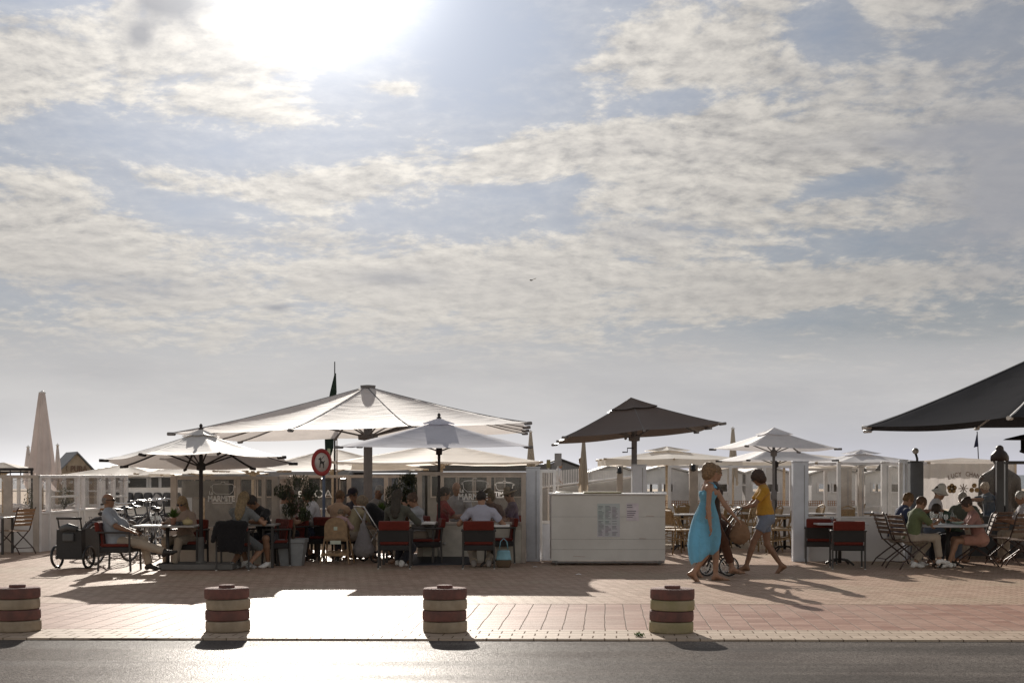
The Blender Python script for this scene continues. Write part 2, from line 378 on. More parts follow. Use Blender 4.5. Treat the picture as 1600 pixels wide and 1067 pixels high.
def tag(o, label=None, cat=None, group=None, kind=None):
    if label: o['label'] = label
    if cat: o['category'] = cat
    if group: o['group'] = group
    if kind: o['kind'] = kind
    return o
def thing(name, label, cat, loc=(0, 0, 0), rz=0, group=None, sc=1.):
    o = bpy.data.objects.new(name, None); COL.objects.link(o); o.empty_display_size = .2
    o.location = loc; o.rotation_euler = (0, 0, rz); o.scale = (sc, sc, sc)
    return tag(o, label, cat, group)
def kids(o): return [c for c in COL.objects if c.parent == o]
def dup(root, loc, rz, label, group=None, sc=1.):
    r = root.copy(); COL.objects.link(r); r.location = loc; r.rotation_euler = (0, 0, rz); r.scale = (sc, sc, sc)
    r['label'] = label
    if group: r['group'] = group
    for ch in kids(root):
        c = ch.copy(); COL.objects.link(c); c.parent = r
        for g in kids(ch):
            d = g.copy(); COL.objects.link(d); d.parent = c
    return r
def plane_rect(name, x0, x1, y0, y1, z, m, kind='structure', nx=1, ny=1, shear=0):
    vs_ = []; fs = []
    for j in range(ny+1):
        for i in range(nx+1):
            X = x0+(x1-x0)*i/nx; vs_.append((X, y0+(y1-y0)*j/ny-shear*X, z))
    for j in range(ny):
        for i in range(nx): a = j*(nx+1)+i; fs.append((a, a+1, a+nx+2, a+nx+1))
    mb = MB(); mb.add(vs_, fs); o = mb.build(name, m); tag(o, kind=kind); return o

# ------------------------------------------------------------------ implicit surfaces (bodies, hair, clothes)
def netmesh(D, org, h):
    nx, ny, nz = D.shape; ins = D < 0
    cor = [(i, j, k) for i in (0, 1) for j in (0, 1) for k in (0, 1)]
    sl_ = lambda Q, c: Q[c[0]:nx-1+c[0], c[1]:ny-1+c[1], c[2]:nz-1+c[2]]
    s = sum(sl_(ins, c).astype(np.int8) for c in cor); act = (s > 0) & (s < 8)
    I = np.argwhere(act); idx = -np.ones(act.shape, np.int64); idx[act] = np.arange(len(I))
    acc = np.zeros((len(I), 3)); cnt = np.zeros(len(I))
    for a in cor:
        for ax in range(3):
            if a[ax]: continue
            b = list(a); b[ax] = 1
            va = D[I[:, 0]+a[0], I[:, 1]+a[1], I[:, 2]+a[2]]; vb = D[I[:, 0]+b[0], I[:, 1]+b[1], I[:, 2]+b[2]]
            cr = (va < 0) != (vb < 0); tt = np.where(cr, va/np.where(cr, va-vb, 1), 0)
            P = np.zeros((len(I), 3)); P += np.array(a); P[:, ax] += tt
            acc[cr] += P[cr]; cnt[cr] += 1
    V = (I+acc/cnt[:, None])*h+org
    Q = []
    for ax in range(3):
        o1, o2 = [(1, 2), (2, 0), (0, 1)][ax]
        lo = [slice(None)]*3; hi = [slice(None)]*3; lo[ax] = slice(0, -1); hi[ax] = slice(1, None)
        A_, B_ = ins[tuple(lo)], ins[tuple(hi)]; E = np.argwhere(A_ != B_)
        E = E[(E[:, o1] > 0) & (E[:, o2] > 0) & (E[:, o1] < D.shape[o1]-1) & (E[:, o2] < D.shape[o2]-1)]
        if not len(E): continue
        def cell(d1, d2):
            e = E.copy(); e[:, o1] -= d1; e[:, o2] -= d2; return idx[e[:, 0], e[:, 1], e[:, 2]]
        q = np.stack([cell(1, 1), cell(0, 1), cell(0, 0), cell(1, 0)], 1)
        fl = ~A_[E[:, 0], E[:, 1], E[:, 2]]; q[fl] = q[fl][:, ::-1]; Q.append(q)
    return V, np.concatenate(Q)
def v3(p): return np.array(p, float)
def cap(a, b, ra, rb=None, flat=None, end=False, start=False, k=.03, sub=False):
    return dict(t='c', a=v3(a), b=v3(b), ra=ra, rb=ra if rb is None else rb, flat=flat, end=end, start=start, k=k, sub=sub)
def ell(c, r, M=None, k=.03, sub=False): return dict(t='e', c=v3(c), r=v3(r), M=None if M is None else np.array(M)[:3, :3], k=k, sub=sub)
def sdf_obj(name, prims, m, parent=None, h=.012, clips=(), loc=None, rz=0, noise=0, label=None, inflate=0.):
    lo = np.full(3, 1e9); hi = -lo
    for p in prims:
        if p.get('sub'): continue
        if p['t'] == 'c': R_ = max(p['ra'], p['rb'])*(1.0 if not p['flat'] else max(1, p['flat'][1])); pts = np.stack([p['a'], p['b']])
        else: R_ = p['r'].max(); pts = p['c'][None]
        lo = np.minimum(lo, pts.min(0)-R_-inflate); hi = np.maximum(hi, pts.max(0)+R_+inflate)
    lo -= 3*h; hi += 3*h; n = np.ceil((hi-lo)/h).astype(int)+1
    D = np.full(tuple(n), 1.0, np.float32)
    ax = [lo[i]+h*np.arange(n[i]) for i in range(3)]
    for p in prims:
        if p['t'] == 'c': R_ = max(p['ra'], p['rb'])*(1.0 if not p['flat'] else max(1, p['flat'][1])); pts = np.stack([p['a'], p['b']])
        else: R_ = p['r'].max(); pts = p['c'][None]
        pad = R_+p['k']+2*h+inflate
        i0 = np.maximum(((pts.min(0)-pad-lo)/h).astype(int), 0); i1 = np.minimum(((pts.max(0)+pad-lo)/h).astype(int)+2, n)
        if (i1 <= i0).any(): continue
        X, Y, Z = np.meshgrid(*[ax[i][i0[i]:i1[i]] for i in range(3)], indexing='ij')
        Pm = np.stack([X, Y, Z], -1)
        if p['t'] == 'c':
            ba = p['b']-p['a']; L2 = max((ba*ba).sum(), 1e-9); q = Pm-p['a']
            t_ = np.clip((q @ ba)/L2, 0, 1); w = q-t_[..., None]*ba
            if p['flat']:
                nrm, fct = p['flat']; dn = w @ v3(nrm); w = w+(dn*(1/fct-1))[..., None]*v3(nrm)
            d = np.sqrt((w*w).sum(-1))-(p['ra']+t_*(p['rb']-p['ra']))
            if p['flat'] and p['flat'][1] < 1: d = d*(.5+.5*p['flat'][1])
            if p['end']: d = np.maximum(d, ((Pm-p['b']) @ ba)/math.sqrt(L2))
            if p['start']: d = np.maximum(d, -((Pm-p['a']) @ ba)/math.sqrt(L2))
        else:
            q = Pm-p['c']
            if p['M'] is not None: q = q @ p['M']
            k0 = np.sqrt(((q/p['r'])**2).sum(-1)); k1 = np.sqrt(((q/p['r']**2)**2).sum(-1))+1e-9; d = k0*(k0-1)/k1
        S = D[i0[0]:i1[0], i0[1]:i1[1], i0[2]:i1[2]]; k = p['k']
        if p.get('sub'):
            S[...] = np.maximum(S, -d)
        else:
            hh = np.clip(.5+.5*(S-d)/k, 0, 1); S[...] = S*(1-hh)+d*hh-k*hh*(1-hh)
    D -= inflate
    if len(clips) or noise:
        X, Y, Z = np.meshgrid(*ax, indexing='ij')
        for (nrm, pt) in clips:
            nrm = v3(nrm); nrm = nrm/np.linalg.norm(nrm); pt = v3(pt)
            D = np.maximum(D, (X-pt[0])*nrm[0]+(Y-pt[1])*nrm[1]+(Z-pt[2])*nrm[2])
        if noise:
            D = D+noise*(np.sin(X*95+3*np.sin(Z*31))*np.sin(Y*90+2)+.7*np.sin(X*40+Z*55)*np.sin(Y*47+Z*20))
    V, Q = netmesh(np.asarray(D, np.float64), lo, h)
    me = bpy.data.meshes.new(name); me.vertices.add(len(V)); me.vertices.foreach_set('co', V.astype(np.float32).ravel())
    me.loops.add(Q.size); me.loops.foreach_set('vertex_index', Q.astype(np.int32).ravel())
    me.polygons.add(len(Q)); me.polygons.foreach_set('loop_start', np.arange(0, Q.size, 4, dtype=np.int32))
    me.update(calc_edges=True); me.polygons.foreach_set('use_smooth', np.ones(len(Q), bool)); me.materials.append(m)
    me.validate()
    o = bpy.data.objects.new(name, me); COL.objects.link(o)
    if parent: o.parent = parent
    if loc is not None: o.location = loc
    if rz: o.rotation_euler.z = rz
    if label: o['label'] = label
    return o
# ================================================================== SETTING
SH = .018
m_road = asphalt_mat()
m_kerb = paver_mat('kerb_paving', .217, .19, [(.40, .32, .25), (.48, .39, .31), (.37, .28, .22)], off=.5, mortar=.007, skew=.066, rough=.46, joint=(.16, .12, .09))
m_band = paver_mat('red_paving', .207, .17, [(.27, .155, .12), (.38, .24, .19), (.36, .26, .21)], off=0., mortar=.006, skew=.066, rough=.42, joint=(.20, .165, .14))
m_main = paver_mat('clay_paving', .21, .105, [(.34, .235, .175), (.47, .34, .265), (.41, .33, .245)], off=.5, mortar=.005, rough=.44, joint=(.12, .095, .075), rot=R(38))
m_terr = paver_mat('terrace_paving', .3, .3, [(.40, .33, .25), (.50, .42, .33), (.42, .33, .24)], off=0, mortar=.005, rough=.6, joint=(.22, .18, .14))
m_sand = mat('beach_sand', (.52, .42, .30), .9, var=.2, nscale=.8, bump=.5, bscale=5)
m_sea = mat('sea_water', (.05, .09, .11), .25, nscale=.05, bump=.4, bscale=.6)
plane_rect('road', -40, 40, -8, 12.86, -.018, m_road, shear=SH)
plane_rect('kerb', -40, 40, 12.86, 13.62, 0, m_kerb, shear=SH)
plane_rect('pavement', -40, 40, 13.62, 16.35, -.002, m_band, shear=SH)
plane_rect('promenade', -40, 40, 16.35, 28.5, 0, m_main, shear=SH)
plane_rect('terrace_ground', -60, 60, 28.5, 46, -.004, m_terr, shear=SH)
plane_rect('beach', -900, 900, 45, 260, -1.2, m_sand)
plane_rect('ground', -900, 900, -300, 255, -1.6, m_sand)
plane_rect('sea', -9000, 9000, 255, 9000, -2.2, m_sea)
kf = MB(); kf.add([(-40, 12.857+40*SH, 0), (40, 12.857-40*SH, 0), (40, 12.857-40*SH, -.05), (-40, 12.857+40*SH, -.05)], [(0, 1, 2, 3)]); tag(kf.build('kerb_face', m_kerb), kind='structure')

# houses across the road, behind the photographer; none are built, only their brick is defined
m_brick = paver_mat('house_brick', .22, .07, [(.30, .15, .11), (.38, .22, .16)], mortar=.008)

# ================================================================== BOLLARDS
m_cred = mat('red_concrete', (.19, .082, .068), .85, col2=(.115, .06, .052), nscale=9, bump=.6, bscale=220)
m_cbei = mat('beige_concrete', (.37, .30, .225), .85, nscale=9, bump=.6, bscale=220, col2=(.27, .215, .155))
m_moss = mat('mossy_concrete', (.35, .29, .19), .9, nscale=5, bump=.6, bscale=220, col2=(.27, .24, .125))
def disc(r, z0, z1, ox, oy, n=40):
    b = .010; h = z1-z0
    return MB().lathe([(.05, z0+.001), (r-b, z0+.001), (r-.002, z0+b*.7), (r, z0+b*1.4), (r+.001, z0+h*.5), (r, z1-b*1.3), (r-.002, z1-b*.6), (r-b*.9, z1), (.04, z1)], n, c=(ox, oy, 0))
blab = ['striped concrete bollard cut by the left edge of the photo', 'striped concrete bollard in front of the seated couple, second from the left',
        'striped concrete bollard in front of the grey parasol plate, third from the left', 'mossy yellow and red concrete bollard in front of the white counter']
for i, x in enumerate((29, 356, 695, 1049)):
    d = 13.46-.018*A(x, 13.4).x
    t = thing('bollard', blab[i], 'bollard', (A(x, d).x, d, 0), R(20*i), 'red and beige concrete bollards along the kerb')
    t.rotation_euler.x = R(random.uniform(-.7, .7)); t.rotation_euler.y = R(random.uniform(-.8, .8))
    r = .211; z = 0; hh = [.108, .103, .103, .105]
    for k in range(4):
        if i == 3 and k == 0: z = -.0
        ox, oy = random.uniform(-.009, .009), random.uniform(-.006, .006)
        m = m_cred if k % 2 else (m_moss if i == 3 else m_cbei)
        mb = disc(r+random.uniform(-.002, .002), z, z+hh[k]-.004, ox, oy); z += hh[k]
        mb.build('red_disc' if k % 2 else 'beige_disc', m, t)
    MB().lathe([(.075, z-.012), (.078, z+.018), (.072, z+.024), (.01, z+.025)], 24, c=(ox, oy, 0)).build('cap', m_cred, t)

# ================================================================== PARASOLS
m_white_can = canvas('white_canvas', (.86, .84, .84), .45)
m_lilac_can = canvas('lilac_white_canvas', (.74, .75, .84), .30, rough=.85, spec=.15, bmp=.12)
m_grey_can = canvas('taupe_canvas', (.13, .098, .083), .06, bmp=.15, spec=.3, rough=.55)
m_dark_can = canvas('dark_grey_canvas', (.056, .056, .060), .03, bmp=.10, spec=.0, rough=.9)
m_cream_can = canvas('cream_canvas', (.86, .84, .80), .45)
m_pole_grey = mat('grey_metal', (.20, .19, .19), .7, spec=.0, var=.08)
m_pole_dark = mat('dark_metal', (.06, .055, .055), .65, spec=.0, var=.1)
m_alu = mat('pale_metal', (.55, .53, .51), .4, metal=.5, var=.05)
m_wood_pole = mat('pale_wood_pole', (.45, .36, .26), .6, var=.2, nscale=20)

def canopy_mb(rim, apex, zr, curve=1.15, sag=.05, nu=14, nv=12, u0=0.):
    """rim: rib tips (x,y) counter-clockwise; cloth hung between the ribs"""
    mb = MB(); n = len(rim)
    for i in range(n):
        a, b = Vector(rim[i]), Vector(rim[(i+1) % n]); vs_ = []; fs = []
        wd = (a-b).length
        for p in range(nu+1):
            u = u0+(1-u0)*p/nu
            for q in range(nv+1):
                v = q/nv; s = math.sin(math.pi*v)
                xy = (a*(1-v)+b*v)*u*(1-.030*s*u)
                z = zr+(apex-zr)*((1-u)**curve) - sag*s*math.sin(math.pi*min(u, 1)*.62)*wd*.5
                vs_.append((xy.x, xy.y, z))
        for p in range(nu):
            for q in range(nv):
                k = p*(nv+1)+q; fs.append((k, k+1, k+nv+2, k+nv+1))
        mb.add(vs_, fs, smooth=True)
    return mb
def merge(o, dist=.0005):
    bm = bmesh.new(); bm.from_mesh(o.data); bmesh.ops.remove_doubles(bm, verts=bm.verts, dist=dist)
    bm.to_mesh(o.data); bm.free()
def square_rim(hx, hy, per=2):
    pts = []; cs = [(-hx, -hy), (hx, -hy), (hx, hy), (-hx, hy)]
    for i in range(4):
        a, b = Vector(cs[i]), Vector(cs[(i+1) % 4])
        for k in range(per): pts.append(tuple(a+(b-a)*k/per))
    return pts
def oct_rim(r, ph=22.5, n=8): return [(r*math.cos(R(ph+360/n*i)), r*math.sin(R(ph+360/n*i))) for i in range(n)]
def parasol(name, label, loc, rim, zr, apex, mcan, mpole, rz=0, tilt=(0, 0), pr=.03, curve=1.15, sag=.05, group=None, vent=None, vent_r=.16,
            valance=0, strut=True, base=None, mbase=None, finial=True, pole_bottom=0., strut_u=.5, caps=True, square=False, ribr=.012, tips=None):
    t = thing(name, label, 'parasol', loc, 0, group)
    tm = Matrix.Translation((0, 0, zr)) @ Matrix.Rotation(rz, 4, 'Z') @ Matrix.Rotation(tilt[0], 4, 'X') @ Matrix.Rotation(tilt[1], 4, 'Y') @ Matrix.Translation((0, 0, -zr))
    def B(mb, nm, m, par=t, lab=None):
        o = mb.build(nm, m, None, label=lab); o.data.transform(tm); o.parent = par; return o
    can = B(canopy_mb(rim, apex, zr, curve, sag), 'canopy', mcan); merge(can)
    if vent:
        vr = [(x*vent_r, y*vent_r) for x, y in rim]; zz = zr+(apex-zr)*((1-vent_r)**curve)
        vo = B(canopy_mb(vr, apex+vent, zz+vent*.75, 1.1, .10, 6, 6), 'vent', mcan, can)
    ctr = Vector((0, 0)); n = len(rim)
    ribs = MB(); st = MB()
    zs = zr+(apex-zr)*.02-.10
    for i, q in enumerate(rim):
        pts = []
        for k in range(7):
            u = k/6; pts.append((q[0]*u, q[1]*u, zr+(apex-zr)*((1-u)**curve)-.016))
        rb = MB().tube(pts, ribr, 5)
        if strut:
            u = strut_u; rb.tube([(0, 0, zs), (q[0]*u, q[1]*u, zr+(apex-zr)*((1-u)**curve)-.02)], ribr*.8, 5)
        e = Vector((q[0], q[1], zr-.016)); dr = Vector((q[0], q[1], 0)).normalized()
        rb.tube([e-dr*.10, e+dr*.045], ribr*1.5, 6)
        B(rb, 'rib', mpole if not tips else tips)
    if valance:
        vb = MB()
        for i in range(n):
            a, b = Vector(rim[i]), Vector(rim[(i+1) % n]); vs_ = []; fs = []; N = 12
            for k in range(N+1):
                v = k/N; s = math.sin(math.pi*v); p = (a*(1-v)+b*v)*(1-.03*s)
                sc_ = valance*(1-.18*abs(math.sin(math.pi*v*3)))
                z0 = zr-sag*s*math.sin(math.pi*.62)*(a-b).length*.5
                vs_ += [(p.x, p.y, z0), (p.x*.998, p.y*.998, z0-sc_)]
            for k in range(N): fs.append((2*k, 2*k+1, 2*k+3, 2*k+2))
            vb.add(vs_, fs, smooth=True)
        B(vb, 'valance', mcan)
    pl = MB()
    if square: pl.box((0, 0, (zr+pole_bottom+.1)/2), (pr*2, pr*2, zr-pole_bottom+.1), rot=rz, bev=.006)
    else: pl.lathe([(pr, pole_bottom), (pr, zr+.1), (pr*.8, zr+.1), (pr*.8, apex-.05)], 12)
    pl.build('pole', mpole, t)
    hub = MB().lathe([(pr*1.1, zs-.06), (pr*2.2, zs-.05), (pr*2.3, zs+.05), (pr*1.2, zs+.07)], 14); hub.build('hub', mpole, t)
    if finial:
        f_ = MB().lathe([(.03, apex-.01+(vent or 0)), (.05, apex+.0+(vent or 0)), (.02, apex+.02+(vent or 0)), (.03, apex+.05+(vent or 0)), (.01, apex+.08+(vent or 0))], 10)
        B(f_, 'finial', mpole)
    if base == 'plate':
        mb = MB().box((0, 0, .045), (1.0, .72, .07), bev=.02); mb.lathe([(.07, .08), (.06, .11), (pr*1.5, .12), (pr*1.5, .42), (pr, .43)], 14)
        mb.build('base', mbase or m_pole_dark, t)
    elif base == 'cross':
        mb = MB().box((0, 0, .05), (1.15, .75, .085), bev=.012); mb.lathe([(.10, .09), (.09, .12), (pr*1.6, .13), (pr*1.6, .5), (pr, .51)], 14)
        mb.build('base', mbase or m_pole_dark, t)
    return t

# 1 the big white square parasol over the terrace (6 m)
d = 27.2
parasol('big_parasol', 'largest white square parasol with a flat cap, over the middle terrace', (A(575, d).x, d, 0),
        [(-3.08+6.16*k/3, -3.08) for k in range(3)]+[(3.08, -3.08+6.16*k/3) for k in range(3)]+[(3.08-6.16*k/3, 3.08) for k in range(3)]+[(-3.08, 3.08-6.16*k/3) for k in range(3)],
        2.30, 3.20, m_white_can, m_pole_grey, rz=R(0), tilt=(0, R(-1.7)), pr=.085, curve=1.16, sag=.022, strut_u=.55, finial=False, square=False, ribr=.020, tips=m_pole_grey)
MB().lathe([(.02, 3.15), (.14, 3.16), (.15, 3.215), (.05, 3.225)], 20).build('cap', m_pole_grey, [o for o in COL.objects if o.name == 'big_parasol'][0])
# 2 octagonal parasol on the left, leaning towards the road
d = 22.4
parasol('parasol', 'grey white octagonal parasol with a dark pole beside the seated couple', (A(314, d).x, d, 0), oct_rim(1.52, 22.5), 1.71, 2.18,
        canvas('greyed_canvas', (.76, .74, .73), .2, spec=.18), m_pole_dark, tilt=(R(-4.5), R(-1.0)), pr=.032, curve=1.2, sag=.05, vent=.05, vent_r=.2, base='cross', ribr=.016, mbase=mat('slate_base', (.13, .125, .12), .7))
# 3 square lilac-white parasol in front of the glass
d = 23.9
parasol('parasol', 'lilac white square parasol standing on a dark sloping base plate', (A(686, d).x, d, 0), square_rim(1.53, 1.53, 1), 1.98, 2.40,
        m_lilac_can, m_pole_dark, tilt=(R(1.2), 0), pr=.024, curve=1.1, sag=.02, vent=.06, vent_r=.17, ribr=.015, tips=m_pole_grey, pole_bottom=.35)
p3 = [o for o in COL.objects if o.name == 'parasol.001'][0]
pb = MB(); pb.box((.02, -.15, .055), (1.0, .9, .075), rot=Matrix.Rotation(R(9), 4, 'X') @ Matrix.Rotation(R(10), 4, 'Z'), bev=.02)
pb.build('base_plate', mat('dark_plate', (.035, .037, .045), .55), p3)
st = MB().lathe([(.045, .1), (.045, .40), (.03, .41)], 12); st.tube([(.03, -.03, .33), (.09, -.05, .33)], .012, 6); st.ball((.10, -.05, .33), .022); st.build('pole_sleeve', m_alu, p3)
# 4 taupe parasol
d = 27.9
p4 = parasol('parasol', 'taupe square parasol tilted on a grey post behind the white counter', (A(991, d).x, d, 0), square_rim(1.51, 1.51, 2), 2.30, 2.98,
        m_grey_can, m_pole_grey, rz=R(2), tilt=(R(-1.4), R(-5.0)), pr=.05, curve=1.1, sag=.04, vent=.05, vent_r=.3, square=True, ribr=.018, finial=False)
cr = MB().tube([(-.02, -.06, 2.02), (-.14, -.06, 2.02), (-.14, -.06, 1.94), (-.24, -.06, 1.94)], .012, 6); cr.build('crank', m_pole_dark, p4)
# 5 the large dark parasol entering on the right
d = 23.2
parasol('big_parasol', 'huge dark grey parasol reaching in from the right edge', (A(1690, d).x, d, 0), oct_rim(3.74, 8), 2.41, 3.78, m_dark_can, m_alu,
        tilt=(0, R(-2.2)), pr=.07, curve=1.12, sag=.035, strut_u=.5, ribr=.022, finial=False)
# 6,7 two white parasols by the walking women
d = 27.2
parasol('parasol', 'white square parasol on a thin grey pole above the woman in yellow', (A(1209, d).x, d, 0), square_rim(.93, .93, 1), 2.0, 2.36,
        canvas('cool_white_canvas', (.80, .80, .83), .35), m_pole_grey, rz=R(12), tilt=(R(-1), R(1.5)), pr=.028, curve=1.15, sag=.03, vent=.05, vent_r=.3, ribr=.014, finial=False)
p6 = COL.objects['parasol.003']
MB().lathe([(.03, 1.0), (.055, 1.02), (.06, 1.10), (.035, 1.2)], 12).build('crank_housing', m_pole_grey, p6)
d = 29.5
parasol('parasol', 'lower white parasol half hidden behind the thin-poled one', (A(1212, d).x, d, 0), square_rim(.95, .95, 1), 1.80, 2.10,
        canvas('cool_white_canvas', (.80, .80, .83), .35), m_pole_dark, rz=R(10), pr=.026, curve=1.1, sag=.03, ribr=.013, finial=False, pole_bottom=0)
# 8 cream market parasols with valance further back
def market(label, x, d, w, ytop, yrim, val=.16, can=None, vent=.08, rz=0, name='market_parasol', mp=None, group='white market parasols on the far terraces'):
    zr, za = Zy(yrim, d), Zy(ytop, d); h_ = w*d/F/2
    return parasol(name, label, (A(x, d).x, d, 0), square_rim(h_, h_*.95, 2), zr, za-(vent or 0), can or m_white_can, mp or m_wood_pole, rz=rz, pr=.035, curve=1.1, sag=.03, vent=vent, vent_r=.32, valance=val, ribr=.016, finial=False)
market('wide cream parasol with a straight valance behind the taupe one', 1042, 33.0, 205, 697, 717, val=.17, can=m_cream_can)
market('white valance parasol behind the woman in yellow', 1225, 36.0, 250, 705, 721, val=.16, can=m_cream_can, vent=0)
market('lilac white peaked parasol behind the right glass screen', 1345, 31.0, 150, 702, 722, val=.07, can=canvas('cool_white_canvas', (.80, .80, .83), .35), rz=R(15))
market('wide flat white parasol glowing below the lilac one', 690, 33.5, 305, 692, 722, val=.05, vent=0, can=canvas('glowing_canvas', (.92, .90, .87), .62))
market('low white parasol between the road sign and the left screen', 520, 36, 270, 700, 733, val=.0, vent=0, can=canvas('glowing_canvas', (.92, .90, .87), .62), rz=R(9))
market('small white parasol tip right of the octagonal parasol', 395, 34, 100, 724, 735, val=0, vent=0, can=canvas('glowing_canvas', (.92, .90, .87), .62))
market('white parasol behind the pole of the octagonal parasol', 318, 37, 170, 724, 739, val=0, vent=0, can=canvas('glowing_canvas', (.92, .90, .87), .62))
market('beige parasol over the far end of the left terrace', 195, 38, 150, 725, 741, val=.05, vent=0, can=m_cream_can)
market('white canopy at the left edge behind the dark rail', 5, 33, 110, 722, 735, val=.03, vent=0, can=canvas('glowing_canvas', (.92, .90, .87), .62))
# ================================================================== PEOPLE
def skin(i=0):
    c = [(.33, .185, .12), (.24, .13, .08), (.42, .26, .18), (.2, .11, .07)][i]
    nm = ['skin_warm', 'skin_tanned', 'skin_fair', 'skin_brown'][i]
    if nm in MATS: return MATS[nm]
    m = bpy.data.materials.new(nm); m.use_nodes = True; t = NT(m.node_tree)
    o = t.n('ShaderNodeTexCoord').outputs['Object']
    cc = t.mix(t.smooth(t.noise(o, 12, 4), .35, .7), tuple(x*.85 for x in c), c)
    b = t.n('ShaderNodeBsdfPrincipled'); t.set(b.inputs['Base Color'], cc); b.inputs['Roughness'].default_value = .5
    b.inputs['Subsurface Weight'].default_value = .0; b.inputs['Specular IOR Level'].default_value = .4
    out = t.n('ShaderNodeOutputMaterial'); t.set(out.inputs[0], b.outputs[0]); MATS[nm] = m; return m
def hairm(c):
    return mat('hair_%d_%d_%d' % tuple(int(x*100) for x in c), c, .55, var=.35, nscale=40, bump=.8, bscale=120, trans=.12)
m_shoe_black = mat('black_shoe', (.025, .022, .02), .6); m_shoe_white = mat('white_shoe', (.72, .71, .70), .6)
m_lens = mat('dark_lens', (.01, .01, .012), .15); m_eye = mat('eye', (.05, .035, .03), .3)
m_sandal = mat('brown_sandal', (.16, .09, .05), .7)

def ik(a, t, l1, l2, pole):
    a, t, pole = Vector(a), Vector(t), Vector(pole); d = t-a; L = d.length
    mx = (l1+l2)*.995
    if L > mx: t = a+d*(mx/L); d = t-a; L = mx
    if L < abs(l1-l2)+.02: L = abs(l1-l2)+.02
    x = (l1*l1-l2*l2+L*L)/(2*L); hgt = math.sqrt(max(l1*l1-x*x, 0)); dn = d.normalized()
    pp = pole-dn*pole.dot(dn)
    if pp.length < 1e-4: pp = Vector((0, 0, 1))-dn*dn.z
    return a+dn*x+pp.normalized()*hgt, t

